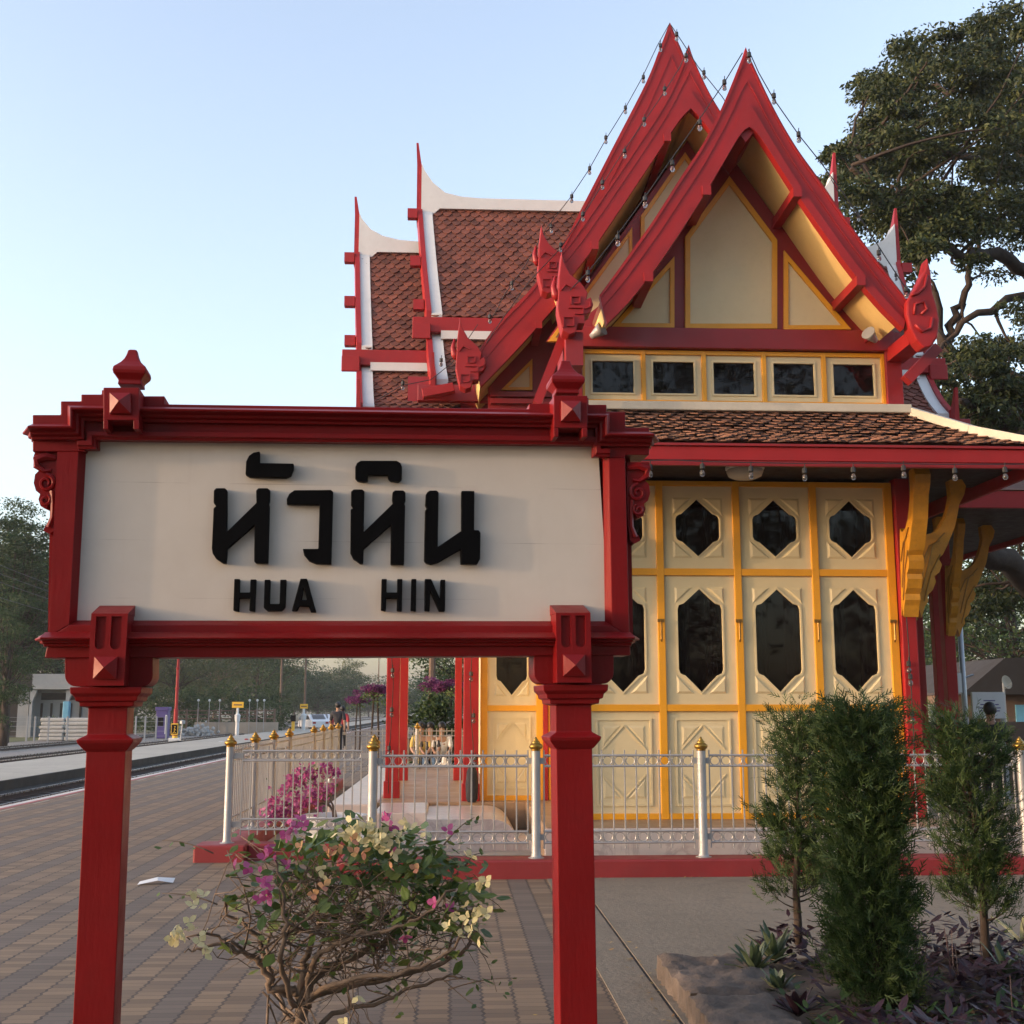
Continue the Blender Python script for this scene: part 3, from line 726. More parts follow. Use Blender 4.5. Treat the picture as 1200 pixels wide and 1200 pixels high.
F1o = [(874, 55), (880, 70), (907, 127), (933, 172), (960, 210), (997, 264), (1040, 321), (1064, 352)]
F1i = [(874, 150), (891, 163), (933, 228), (989, 308), (1030, 358), (1058, 386)]
Y1 = 12.45
a1, p1o, p1i = gable(F1o, F1i, Y1, (874, 55), YU + 2.6, 'front', M['red'], (.40, .70))
MB_ = PB(); ap = at(874, 150, Y1)
MB_.prism([[(ap.x - .20, ap.z + .10), (ap.x, ap.z - .16), (ap.x + .20, ap.z + .10), (ap.x, ap.z + .33)]], Yfn(Y1 + .02, YU + .05)).build('ridge_purlin', M['red'])
Y2 = 15.2
F2o = [(807, 52), (800, 74), (780, 118), (745, 172), (704, 232), (672, 278), (652, 302)]
F2i = [(807, 128), (795, 143), (767, 185), (704, 279), (680, 311), (662, 333)]
a2, p2o, p2i = gable(F2o, F2i, Y2, (807, 52), 17.2, 'second', M['red'], (.35, .65))
Y3 = 16.5
F3o = [(785, 26), (773, 57), (757, 97), (720, 169), (683, 241), (659, 287), (625, 335), (583, 379), (557, 418)]
F3i = [(785, 120), (768, 160), (735, 222), (700, 290), (672, 334), (638, 374), (602, 414), (563, 454)]
a3, p3o, p3i = gable(F3o, F3i, Y3, (785, 26), 20.7, 'third', M['red'], (.45, .75))
# walls under the second and third gables
yprism([(805, 165), (850, 235), (950, 400), (640, 400), (760, 230)], 16.0, 16.08).build('gable_field', M['dark_red'])
gpanel([(741, 266), (741, 400), (642, 400)], 15.95, 4.6)
gpanel([(751, 253), (803, 178), (853, 253), (853, 400), (751, 400)], 15.95, 4.6)
yprism([(780, 165), (860, 250), (1000, 480), (572, 480), (572, 455), (700, 300)], 17.3, 17.4).build('gable_field', M['dark_red'])
gpanel([(587, 457), (624, 420), (624, 457)], 17.25, 3.5)
for y in (459, 467):
    q = at(600, y, 17.2); PB().box(at(575, y, 17.2).x, at(700, y, 17.2).x, 17.2, 17.3, q.z - .07, q.z).build('tie_beam', M['dark_red'])
# ------------------------------------------------ naga finials at the feet of the bargeboards
NG = [(657, 299), (660.5, 313), (668, 326), (681, 337), (687.5, 347), (686, 355), (691, 352), (694, 361), (690, 371), (684, 373), (684, 383), (676, 383), (674, 393), (666, 396), (658, 392), (655, 380), (652, 366), (653, 350), (653.5, 330)]
def naga(Y, ox, oy, flip, k=1.0, mat=None):
    """silhouette traced on the front left foot, placed at pixel offset (ox, oy)"""
    base = at(672, 365, Y1)
    pts = [(at(x, y, Y1).x - base.x, at(x, y, Y1).z - base.z) for x, y in NG]
    c = at(ox, oy, Y); s = -1 if flip else 1
    def T(p): return (c.x + s*p[0]*k, c.z + p[1]*k)
    n = PB().prism([[T(p) for p in pts]], Yfn(Y - .12, Y + .12)).build('naga_finial', mat or M['red'], bevel=.012)
    U = lambda x, y: (at(x, y, Y1).x - base.x, at(x, y, Y1).z - base.z)
    def line(pl, w=.014):
        d = PB()
        for p, q in zip(pl[:-1], pl[1:]):
            a, b_ = T(U(*p)), T(U(*q)); d.beam((a[0], Y - .128, a[1]), (b_[0], Y - .128, b_[1]), w*k, .03, up=(0, 1, 0))
        d.build('fret_carving', mat or M['red'], n)
    line([(668, 361), (668, 352), (678, 352), (678, 360), (671, 360)]); line([(665, 365), (682, 365), (682, 372), (672, 372)])
    line([(659, 388), (659, 376), (671, 376), (671, 386), (663, 386)]); line([(656, 345), (662, 338), (671, 342)]); line([(684, 366), (690, 364), (690, 358)])
    tube = PB().tube([(T(U(654, 352))[0], Y - .05, T(U(654, 352))[1]), (T(U(650, 347))[0], Y - .05, T(U(650, 347))[1]), (T(U(648, 338))[0], Y - .05, T(U(648, 338))[1]), (T(U(650, 326))[0], Y - .05, T(U(650, 326))[1])], [.05*k, .045*k, .03*k, .012*k], 7)
    tube.build('naga_crest', mat or M['red'], n, smooth=True)
naga(Y1, 672, 365, False); 
NR = [(1083, 305), (1087, 322), (1089, 346), (1094, 362), (1097, 378), (1095, 398), (1088, 409), (1078, 411), (1070, 402), (1063, 388), (1059, 372), (1059, 357), (1066, 345), (1073, 334), (1079, 322)]
nr = yprism(NR, Y1 - .10, Y1 + .10, Yref=Y1).build('naga_finial', M['red'], bevel=.02)
for pl in ([(1067, 372), (1068, 360), (1078, 357), (1082, 366), (1075, 372)], [(1068, 384), (1076, 392), (1086, 388), (1088, 376)], [(1063, 350), (1071, 348), (1079, 340), (1082, 326)]):
    PB().tube([Vector((q.x, Y1 - .11, q.z)) for q in (at(x, y, Y1) for x, y in pl)], .018, 5).build('fret_carving', M['red'], nr, smooth=True)
naga(Y2, 646, 322, False, 1.02)
naga(Y3, 551, 432, False, 1.12)
# beams carrying the feet (return eaves)
for (p, q, Y, w) in (((661, 392), (629, 474), Y1 + .35, .09),):
    A_, B_ = at(*p, Y), at(*q, Y); PB().beam(A_, B_, .10, .13, up=(0, 1, 0)).build('eave_board', M['red'])
q = at(668, 402, Y1 + .2); PB().box(q.x - .06, q.x + .13, Y1 + .05, YU + .3, q.z - .30, q.z + .08).build('eave_beam', M['dark_red'])
q = at(1074, 402, Y1 + .2); PB().box(q.x - .14, q.x + .07, Y1 + .06, YU + .3, q.z - .06, q.z + .10).build('eave_beam', M['red'])
A_, B_ = at(1098, 408, Y1 + .5), at(1062, 446, Y1 + .5); PB().beam(A_, B_, .12, .13, up=(0, 1, 0)).build('eave_board', M['dark_red'])
# ------------------------------------------------ tile helper
def tiles(profile, xl, xr, mat, name, w=.17, row=.125, lift=.028, parent=None, axis='x', keep=None, jit=.006):
    """profile: list of (y, z) top to bottom; xl, xr functions of t (0 top..1 bottom)"""
    P = [Vector((0, y, z)) for y, z in profile]
    seg = [(P[i+1]-P[i]).length for i in range(len(P)-1)]; Ltot = sum(seg)
    def pos(s):
        s = max(0, min(Ltot, s)); i = 0
        while i < len(seg)-1 and s > seg[i]: s -= seg[i]; i += 1
        return P[i] + (P[i+1]-P[i]) * (s/seg[i]), (P[i+1]-P[i]).normalized()
    mb = PB(); n = int(Ltot/row); rnd = random.Random(len(name)*7 + int(Ltot*100))
    base = []; steps = 14
    for i in range(steps+1):                       # continuous underlay so no gaps show
        p, d = pos(Ltot*i/steps); t = i/steps; nrm = Vector((0, d.z, -d.y)); nrm = nrm if nrm.z > 0 else -nrm
        for x in (xl(t), xr(t)): base.append(Vector((x, 0, 0)) + p - nrm*.01)
    mb.add(base, [(2*i, 2*i+1, 2*i+3, 2*i+2) for i in range(steps)])
    for r in range(n+1):
        s0 = r*row - row*.7; Lt = row*1.75
        p0, d = pos(s0); p1_, d1 = pos(min(Ltot + .03, s0 + Lt)); 
        t = max(0, min(1, (s0+Lt*.6)/Ltot)); a, b_ = xl(t), xr(t)
        d = (p1_-p0); 
        if d.length < .02: continue
        d.normalize(); nrm = Vector((0, d.z, -d.y)); nrm = nrm if nrm.z > 0 else -nrm
        k0 = int((a)/w) - 1; k1 = int(b_/w) + 2
        for k in range(k0, k1):
            cx = (k + (.5 if r % 2 else 0))*w + rnd.uniform(-jit, jit)
            if cx - w*.5 < a - .02 or cx + w*.5 > b_ + .02: continue
            if keep and not keep(cx, p0): continue
            hw = w*.485; L_ = (p1_-p0).length; tl = rnd.uniform(.7, 1.3)*lift
            def V(u, v, h): return Vector((cx + u, 0, 0)) + p0 + d*(v*L_) + nrm*(h)
            top = [V(-hw, 0, .004), V(hw, 0, .004), V(hw, .58, .004+tl*.62), (V(hw*.55, .86, .004+tl*.9)), V(0, 1.0, .004+tl), V(-hw*.55, .86, .004+tl*.9), V(-hw, .58, .004+tl*.62)]
            lo = [q - nrm*.014 for q in top[2:]]
            m = len(top); mb.add(top + lo, [tuple(range(m)), (2,3,8,7), (3,4,9,8), (4,5,10,9), (5,6,11,10)])
    mb.nofix = True
    return mb.build(name, mat, parent)
# ------------------------------------------------ side arms of the cross roof (ridge along X)
YC = 20.75
def arm(mirror, rp, bp, lt, lb, xtop, xbrk, xlow, xin, fin, Yb, Yl, nm, horn=True, xt0=0.0):
    """heights given by photo pixels on the left arm; x's in world metres on the left arm"""
    s = -1 if mirror else 1
    mx = (lambda x: 2*X0 - x) if mirror else (lambda x: x)
    zr, zbk, zl0, zl1 = rp, bp, lt, lb
    def prof(y0, z0, y1, z1, sag): return [(y0 + (y1-y0)*t, z0 + (z1-z0)*t - sag*math.sin(math.pi*t)) for t in [i/8 for i in range(9)]]
    up = prof(YC, zr, Yb, zbk, .12); lo = prof(Yb + .05, zl0, Yl, zl1, .10)
    for half in (1, -1):
        F = [(y if half == 1 else 2*YC - y, z) for y, z in up]; G = [(y if half == 1 else 2*YC - y, z) for y, z in lo]
        xv = lambda t: xtop + (xbrk - xtop)*t; xw = lambda t: xbrk + (xlow - xbrk)*t
        for pr, xf, nm2 in ((F, xv, 'arm_roof'), (G, xw, 'arm_lower_roof')):
            if mirror: a_, b_ = (lambda t: mx(xin)), (lambda t, xf=xf: mx(xf(t)))
            else: a_, b_ = (lambda t, xf=xf: xf(t)), (lambda t: xin)
            if half == 1:
                tiles(pr, a_, b_, M['tile'], nm2)
            else:
                b0 = []
                for i, (y, z) in enumerate(pr):
                    t = i/8; b0 += [Vector((a_(t), y, z)), Vector((b_(t), y, z))]
                q_ = PB().add(b0, [(2*i, 2*i+1, 2*i+3, 2*i+2) for i in range(8)]); q_.build(nm2, M['tile'])
            # white verge band and red bargeboard following the slope
            vb = PB(); rb = PB(); vs = []; rs = []
            for i, (y, z) in enumerate(pr):
                t = i/8; x = xf(t); wv = .19
                for X, Z in ((x + .01, z + .075), (x + wv, z + .075), (x + wv, z - .02), (x + .01, z - .02)): vs.append((mx(X), y, Z))
                for X, Z in ((x - .075, z + .13), (x + .008, z + .13), (x + .008, z - .30), (x - .075, z - .30)): rs.append((mx(X), y, Z))
            fs = []
            for i in range(8):
                for j in range(4): j2 = (j+1) % 4; fs.append((i*4+j, i*4+j2, i*4+4+j2, i*4+4+j))
            fs += [(0,1,2,3), (35,34,33,32)]
            vb.add(vs, fs).build('verge_band', M['white']); rb.add(rs, fs).build('arm_bargeboard', M['red'])
            if nm2 == 'arm_lower_roof':
                y, z = pr[0]; a0, a1_ = sorted((mx(xbrk + .172), mx(xin)))
                PB().box(a0, a1_, y - .20, y + .02, z - .11, z + .03).build('flashing', M['white'])
    # ridge band with the rising horn
    hz = fin
    R0 = [(xtop + .01, zr + hz*.62), (xtop + .06, zr + hz*.50), (xtop + .22, zr + hz*.30), (xtop + .45, zr + .17), (xtop + .75, zr + .10), (xtop + 1.1, zr + .075), (xin, zr + .06)]
    R1 = [(xin, zr - .14), (xtop + .35, zr - .14), (xtop + .17, zr - .32), (xtop + .01, zr - .32)]
    PB().prism([[(mx(x), z) for x, z in R0 + R1]], Yfn(YC - .16, YC + .16)).build('ridge_band', M['white'])
    # red spire (chofa) at the gable top
    V = []; 
    PB().add([(mx(xtop - .075), YC - .14, zr - .4), (mx(xtop + .008), YC - .14, zr - .4), (mx(xtop + .008), YC + .14, zr - .4), (mx(xtop - .075), YC + .14, zr - .4),
              (mx(xtop - .078), YC - .10, zr + hz*.6), (mx(xtop + .006), YC - .10, zr + hz*.6), (mx(xtop + .006), YC + .10, zr + hz*.6), (mx(xtop - .078), YC + .10, zr + hz*.6),
              (mx(xtop - .10), YC - .02, zr + hz), (mx(xtop - .06), YC - .02, zr + hz), (mx(xtop - .06), YC + .02, zr + hz), (mx(xtop - .10), YC + .02, zr + hz)],
             [(0,1,5,4), (1,2,6,5), (2,3,7,6), (3,0,4,7), (4,5,9,8), (5,6,10,9), (6,7,11,10), (7,4,8,11), (8,9,10,11), (3,2,1,0)]).build('gable_spire', M['red'])
    # purlin ends
    for f in (.10, .45, .80):
        i = f*8; y = up[0][0] + (up[-1][0]-up[0][0])*f; z = up[int(i)][1] - .28; x = xtop + (xbrk-xtop)*f
        a0, a1_ = sorted((mx(x - .26), mx(x - .078)))
        PB().box(a0, a1_, y - .08, y + .06, z - .09, z + .09).build('purlin', M['red'])
    # eave beam between upper and lower roofs
    a0, a1_ = sorted((mx(xbrk - .30), mx(xin)))
    PB().box(a0, a1_, Yb - .14, Yb + .02, zbk - .29, zbk - .03).build('eave_beam', M['red'], bevel=.01)
    PB().box(a0 if not mirror else a1_ - .3, a0 + .3 if not mirror else a1_, Yb - .20, Yb - .142, zbk - .42, zbk - .16).build('beam_end', M['red'], bevel=.01)
    a0, a1_ = sorted((mx(xlow - .28), mx(xin)))
    PB().box(a0, a1_, Yl - .12, Yl + .03, zl1 - .30, zl1 - .04).build('eave_beam', M['dark_red'], bevel=.01)
    if horn:
        for z_, y_, x_ in ((zl1 - .1, Yl - .1, xlow - .02),):
            PB().add([(mx(x_ - .07), y_ - .05, z_ - .15), (mx(x_ + .02), y_ - .05, z_ - .15), (mx(x_ + .02), y_ + .22, z_ - .1), (mx(x_ - .07), y_ + .22, z_ - .1),
                      (mx(x_ - .05), y_ - .10, z_ + .55), (mx(x_ - .01), y_ - .10, z_ + .55), (mx(x_ - .01), y_ - .05, z_ + .55), (mx(x_ - .05), y_ - .05, z_ + .55)],
                     [(0,1,5,4), (1,2,6,5), (2,3,7,6), (3,0,4,7), (4,5,6,7), (3,2,1,0)]).build('verge_horn', M['red'])
    # closing gable wall
    tri = [(up[0][0], zr - .3)] + [(y, z - .1) for y, z in up[1:]] + [(y, z - .1) for y, z in lo[1:]]
    full = tri + [(2*YC - y, z) for y, z in reversed(tri[1:])]
    PB().prism([full], lambda u, v, k: Vector((mx(xbrk + (.40 if k else .34)), u, v))).build('gable_field', M['dark_red'])
Yb, Yl = 19.0, 17.85
xi_t, xi_b, xi_l = at(493.5, 230, YC).x, at(505, 374, Yb).x, at(511, 445, Yl).x
xo_t, xo_b, xo_l = at(421, 272, YC).x, at(423, 411, Yb + .1).x, at(424.5, 474, Yl + .1).x
zs = dict(ri=at(560, 241, YC).z, bi=at(540, 373, Yb).z, l0i=at(540, 394, Yb + .05).z, l1i=at(520, 450, Yl).z,
          ro=at(465, 291, YC).z, bo=at(470, 411, Yb + .1).z, l0o=at(470, 431, Yb + .15).z, l1o=at(480, 482, Yl + .1).z)
fin_i = at(490, 168, YC).z - zs['ri']; fin_o = at(416, 231, YC).z - zs['ro']
for mir in (False, True):
    arm(mir, zs['ri'], zs['bi'], zs['l0i'], zs['l1i'], xi_t, xi_b, xi_l, X0 + .02, fin_i, Yb, Yl, 'inner', True)
    arm(mir, zs['ro'], zs['bo'], zs['l0o'], zs['l1o'], xo_t, xo_b, xo_l, xi_b + .5, fin_o, Yb + .1, Yl + .1, 'outer', True)
# upturned red eave end under the inner arm
q0, q1 = at(495, 462, Yl - .3), at(532, 455, Yl - .3)
PB().beam(q0, q1, .14, .20, up=(0, 1, 0)).build('eave_beam', M['red'], bevel=.01)
# ------------------------------------------------ skirt roof of the porch
YE = 11.7; ze = at(960, 521, YE).z; zf = at(960, 546.5, YE).z; zs1 = zU(484)
xe0 = 2*X0 - at(1226, 521, YE).x; xe1 = at(1226, 521, YE).x; xs0 = at(662, 480, YU).x - .05; xs1 = at(1058, 480, YU).x + .05
skp = [(YU - .02 + (YE - YU)*t, zs1 + (ze - zs1)*t - .07*math.sin(math.pi*t)) for t in [i/6 for i in range(7)]]
tiles(skp, lambda t: xs0 + (xe0 - xs0)*t, lambda t: xs1 + (xe1 - xs1)*t, M['skirt_tile'], 'skirt_roof', w=.15, row=.112, lift=.044, jit=.014)
# side slopes
for s, xa_, xb_ in ((-1, xs0, xe0), (1, xs1, xe1)):
    PB().add([(xa_, YU, zs1), (xb_, YE, ze), (xb_, YM, ze), (xa_, YM, zs1)], [(0,1,2,3)]).build('skirt_roof', M['skirt_tile'])
    hb = PB().beam((xa_, YU - .02, zs1 + .05), ((xa_+xb_)/2, (YU+YE)/2, (zs1+ze)/2 - .0), .16, .10); hb.beam(((xa_+xb_)/2, (YU+YE)/2, (zs1+ze)/2 - .0), (xb_, YE, ze + .03), .16, .10)
    hb.build('hip_ridge', M['hip'], bevel=.01)
    PB().box(min(xb_, xb_ + s*.05), max(xb_, xb_ + s*.05), YE + .055, YM, zf, ze - .02).build('fascia', M['red'], bevel=.006)
PB().box(xs0, xs1, YU - .16, YU - .003, zs1 - .01, zU(475)).build('flashing', M['hip'], bevel=.012)
fa = PB().box(xe0, xe1, YE, YE + .05, zf + .055, ze - .03); fa.build('fascia', M['red'], bevel=.006)
PB().box(xe0, xe1, YE + .012, YE + .06, zf, zf + .0545).build('fascia_strip', M['dark_red'], bevel=.004)
PB().box(xe0, xe1, YE - .03, YE + .05, ze - .029, ze - .002).build('drip_edge', M['dark_red'], bevel=.004)
zso = zW(562)
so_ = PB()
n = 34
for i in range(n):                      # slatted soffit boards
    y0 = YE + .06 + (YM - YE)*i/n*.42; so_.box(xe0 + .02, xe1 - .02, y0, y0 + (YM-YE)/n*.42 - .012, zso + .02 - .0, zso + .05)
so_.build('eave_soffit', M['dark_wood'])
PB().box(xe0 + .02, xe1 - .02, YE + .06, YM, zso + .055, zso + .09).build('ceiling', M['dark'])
# hall skirt roofs on both sides
for s in (0, 1):
    mx = (lambda x: x) if s == 0 else (lambda x: 2*X0 - x)
    xs = sorted((mx(xe0 - .1), mx(-2.2)))
    zf2 = at(1160, 595, 14.4).z
    PB().box(xs[0], xs[1], 14.4, 14.46, zf2, zf2 + .22).build('fascia', M['red'], bevel=.006)
    PB().add([(xs[0], 14.38, zf2 + .23), (xs[1], 14.38, zf2 + .23), (xs[1], 17.0, zf2 + 1.5), (xs[0], 17.0, zf2 + 1.5)], [(0,1,2,3)]).build('skirt_roof', M['skirt_tile'])
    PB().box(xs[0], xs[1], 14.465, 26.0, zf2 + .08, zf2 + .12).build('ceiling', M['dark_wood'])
    xo = mx(-2.2); PB().box(min(xo, xo + .06*(1 if s else -1)), max(xo, xo + .06*(1 if s else -1)), 14.46, 26.0, zf2, zf2 + .22).build('fascia', M['red'], bevel=.006)
    PB().add([(xo, 14.4, zf2 + .23), (xo, 26, zf2 + .23), (mx(.3), 26, zf2 + 1.5), (mx(.3), 17, zf2 + 1.5)], [(0,1,2,3)]).build('skirt_roof', M['skirt_tile'])
# ------------------------------------------------ carved yellow eave brackets
BR = [(1072, 722), (1076, 713), (1079, 724), (1083, 711), (1087, 705), (1086, 698), (1092, 692), (1096, 682), (1094, 676), (1100, 671), (1103, 662), (1099, 655), (1104, 650), (1109, 640), (1113, 630), (1118, 618), (1121, 604), (1123, 592), (1129, 580), (1131, 570),
      (1126, 562), (1118, 559), (1111, 564), (1112, 572), (1113, 582), (1111, 594), (1107, 606), (1101, 617), (1094, 624), (1084, 627), (1077, 622), (1075, 640), (1074, 680)]
b0 = at(1072, 722, YW)
BP = [((at(x, y, YW).x - b0.x), at(x, y, YW).z) for x, y in BR]
M['shaded_yellow'] = paint('shaded_yellow_paint', (0.50, 0.225, 0.012), 0.5, 0.2, 5, dirt=0.5, dirtcol=(0.20, 0.09, 0.012), bump=0.4, bscale=24)  # darker copy of the yellow paint: shade on the brackets set in its colour
def bracket(x, y, ang, k=1.0, th=.05):
    ca, sa = math.cos(R(ang)), math.sin(R(ang))
    def fn(u, v, kk): 
        o = (th if kk else -th); return Vector((x + ca*u*k - sa*o, y + sa*u*k + ca*o, v))
    b_ = PB().prism([BP], fn).build('eave_bracket', M['shaded_yellow'], bevel=.012)
    d = PB()
    for pl in ([(1080, 690), (1092, 640), (1106, 625)], [(1079, 660), (1088, 640), (1100, 634)], [(1082, 705), (1090, 672), (1101, 650)]):
        w_ = [(at(px_, py_, YW).x - b0.x, at(px_, py_, YW).z) for px_, py_ in pl]
        for sgn in (-1, 1):
            d.tube([Vector((x + ca*u*k - sa*sgn*th*1.05, y + sa*u*k + ca*sgn*th*1.05, v)) for u, v in w_], .009, 5)
    d.build('bracket_carving', M['brass'], b_)
cxr = xr + .10; cxl = xl - .10
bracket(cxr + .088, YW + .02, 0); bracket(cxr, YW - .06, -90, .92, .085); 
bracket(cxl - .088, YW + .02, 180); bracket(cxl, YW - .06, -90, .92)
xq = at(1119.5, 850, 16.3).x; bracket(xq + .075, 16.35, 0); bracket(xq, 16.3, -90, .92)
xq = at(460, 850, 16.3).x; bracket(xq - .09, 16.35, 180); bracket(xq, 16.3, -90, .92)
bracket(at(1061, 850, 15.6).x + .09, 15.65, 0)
pav_lamp = thing('ceiling_lamp', 'round white ceiling lamp under the front eave of the pavilion', 'lamp', (at(873, 556, 12.4).x, 12.4, zso - .06))
MB().lathe([(.05, .075), (.17, .07), (.20, .03), (.18, -.02), (.12, -.05), (.03, -.06)], (0, 0, 0), 18).build('lamp_cover', M['hip'], pav_lamp, smooth=True)
MB().lathe([(.21, .078), (.21, .055), (.205, .05)], (0, 0, 0), 18).build('lamp_rim', M['white'], pav_lamp)
for px_, py_, lab, sg in ((1022, 395, 'silver spotlight under the right end of the front gable soffit', -1), (699, 390, 'silver spotlight on the left end of the gable tie beam', 1)):
    q = at(px_, py_, YU - .28); s = thing('spotlight', lab, 'spotlight', tuple(q), 0, 'spotlights on the gable beam')
    mm = MB().lathe([(.03, -.08), (.045, -.03), (.06, .02), (.085, .09), (.078, .09)], (0, 0, 0), 12); o = mm.build('lamp_head', M['metal'], s, smooth=True); o.rotation_euler = (R(35), R(60*sg), 0)
    MB().beam((0, 0, 0), (0, .24, .02), .03, .03).build('bracket_arm', M['dark_red'], s)
# ================================================================== GROUND, PLATFORM, TRACKS
def struct(mb, name, mat, **k):
    o = mb.build(name, mat, **k); o['kind'] = 'structure'; return o
# pavers: lanes running along Y, zig-zag edges, lane-wise colours
m, nt, b = newmat('platform_pavers'); pos = nt.node('ShaderNodeNewGeometry').outputs['Position']
s = nt.node('ShaderNodeSeparateXYZ', {0: pos}); X, Y = s.outputs[0], s.outputs[1]
LW, BL = 0.168, 0.084
zig = nt.m('MULTIPLY', nt.m('SUBTRACT', nt.m('ABSOLUTE', nt.m('SUBTRACT', nt.m('FRACT', nt.m('DIVIDE', Y, BL)), 0.5)), 0.25), 0.030)
U = nt.m('DIVIDE', nt.m('ADD', X, zig), LW); lane = nt.m('FLOOR', U); fu = nt.m('FRACT', U)
lr = nt.node('ShaderNodeTexWhiteNoise', {'W': lane}, noise_dimensions='1D').outputs[0]
V = nt.m('ADD', nt.m('DIVIDE', Y, BL), nt.m('MULTIPLY', nt.m('MODULO', nt.m('ABSOLUTE', lane), 2.0), 0.5)); row = nt.m('FLOOR', V); fv = nt.m('FRACT', V)
br = nt.node('ShaderNodeTexWhiteNoise', {0: nt.node('ShaderNodeCombineXYZ', {0: lane, 1: row}).outputs[0]}, noise_dimensions='2D').outputs[0]
third = nt.m('LESS_THAN', nt.m('MODULO', nt.m('ADD', lane, 3000.0), 3.0), 0.5)
tan = nt.mix(br, (0.125, 0.080, 0.046), (0.245, 0.162, 0.092)); grey = nt.mix(br, (0.098, 0.073, 0.055), (0.142, 0.106, 0.080))
c = nt.mix(third, tan, grey)
mott = nt.noise(pos, 1.1, 6, 0.65); c = nt.mix(nt.ramp(mott, 0.35, 0.7, 0, 0.5), c, (0.125, 0.09, 0.07))
speck = nt.noise(pos, 60, 3); c = nt.mix(nt.ramp(speck, 0.55, 0.8, 0, 0.35), c, (0.12, 0.09, 0.075))
ju = nt.m('LESS_THAN', nt.m('MINIMUM', fu, nt.m('SUBTRACT', 1.0, fu)), 0.045)
jv = nt.m('LESS_THAN', nt.m('MINIMUM', fv, nt.m('SUBTRACT', 1.0, fv)), 0.035)
jn = nt.ramp(nt.noise(pos, 5.0, 4, 0.7), 0.3, 0.62, 0.45, 1.0)
J = nt.m('MULTIPLY', nt.m('MAXIMUM', ju, nt.m('MULTIPLY', jv, 0.9)), jn)
c = nt.mix(nt.m('MULTIPLY', J, 0.9), c, (0.030, 0.022, 0.018))
nt.put(b.inputs['Base Color'], c); b.inputs['Roughness'].default_value = 0.8
hgt = nt.m('ADD', nt.m('MULTIPLY', J, -1.0), nt.m('ADD', nt.m('MULTIPLY', br, 0.35), nt.m('MULTIPLY', speck, 0.3)))
nt.put(b.inputs['Normal'], nt.node('ShaderNodeBump', {'Height': hgt, 'Strength': 0.5, 'Distance': 0.008}).outputs[0])
M['pavers'] = m
def groundmat(name, cols, scale, bumpS=0.6, bs=20, rough=0.95):
    m, nt, b = newmat(name); pos = nt.node('ShaderNodeNewGeometry').outputs['Position']
    n = nt.noise(pos, scale, 8, 0.7); n2 = nt.noise(pos, scale*9, 5, 0.7); n3 = nt.noise(pos, scale*60, 3, 0.7)
    c = nt.mix(nt.ramp(n, 0.35, 0.65, 0, 1), cols[0], cols[1]); c = nt.mix(nt.ramp(n2, 0.5, 0.7, 0, 0.6), c, cols[2])
    c = nt.mix(nt.ramp(n3, 0.55, 0.75, 0, 0.5), c, tuple(x*.5 for x in cols[0]))
    nt.put(b.inputs['Base Color'], c); b.inputs['Roughness'].default_value = rough
    nt.put(b.inputs['Normal'], nt.node('ShaderNodeBump', {'Height': nt.noise(pos, bs, 5, 0.7), 'Strength': bumpS, 'Distance': 0.03}).outputs[0])
    return m
M['earth'] = groundmat('earth_ground', ((0.10, 0.095, 0.05), (0.17, 0.145, 0.10), (0.09, 0.10, 0.04)), 0.12)
M['ballast'] = groundmat('ballast', ((0.010, 0.009, 0.009), (0.018, 0.016, 0.015), (0.03, 0.026, 0.024)), 1.2, 1.0, 16)
M['gravel'] = groundmat('grey_gravel', ((0.20, 0.185, 0.17), (0.27, 0.25, 0.23), (0.14, 0.125, 0.115)), 0.6, 1.0, 12)
M['lawn'] = groundmat('lawn', ((0.075, 0.095, 0.032), (0.11, 0.12, 0.045), (0.14, 0.125, 0.06)), 0.35, 0.8, 14)
M['yard'] = groundmat('concrete_yard', ((0.155, 0.125, 0.089), (0.198, 0.161, 0.118), (0.11, 0.088, 0.066)), 0.45, 0.35, 22, 0.85)
M['island'] = groundmat('island_concrete', ((0.34, 0.31, 0.26), (0.42, 0.385, 0.32), (0.25, 0.225, 0.19)), 0.3, 0.3, 10, 0.85)
M['island_edge'] = paint('island_edge', (0.035, 0.027, 0.019), 0.9, 0.4, 0.9, dirt=0.7, dirtcol=(0.01, 0.009, 0.008), bump=0.3)
M['stone'] = paint('rough_stone', (0.092, 0.070, 0.056), 0.9, 0.45, 4.5, bump=1.6, bscale=13, dirt=0.75, dirtcol=(0.045, 0.034, 0.030))
M['line_white'] = paint('worn_white_line', (0.55, 0.53, 0.50), 0.8, 0.1, 3, dirt=0.5, dirtcol=(0.25, 0.2, 0.17))
M['line_pink'] = paint('worn_red_line', (0.36, 0.11, 0.11), 0.8, 0.15, 3, dirt=0.5, dirtcol=(0.22, 0.15, 0.13))
struct(MB().add([(-650, -60, -.46), (650, -60, -.46), (650, 1050, -.46), (-650, 1050, -.46)], [(0,1,2,3)]), 'ground', M['earth'])
struct(MB().box(-7.1, 45, -25, 160, -.8, 0), 'platform', M['pavers'])
struct(MB().box(-7.1, -6.96, -25, 160, 0.0, .004), 'platform_edge_line', M['line_white'])
struct(MB().box(-6.955, -6.87, -25, 160, 0.0, .004), 'platform_edge_stripe', M['line_pink'])
dm = MB()
for k in range(70): dm.box(-6.78, -6.73, 4 + k*1.6, 4 + k*1.6 + .75, 0.0, .004)
struct(dm, 'platform_dashes', M['concrete'])
struct(MB().box(1.13, 45, -25, 10.99, 0.0, .010), 'yard', M['yard'])
gm = MB(); gm.box(.86, 1.112, -25, 10.98, 0.0, .006); struct(gm, 'drain_strip', M['yard'])
struct(MB().box(1.113, 1.129, -25, 10.98, -.05, .003), 'drain_groove', M['dark'])
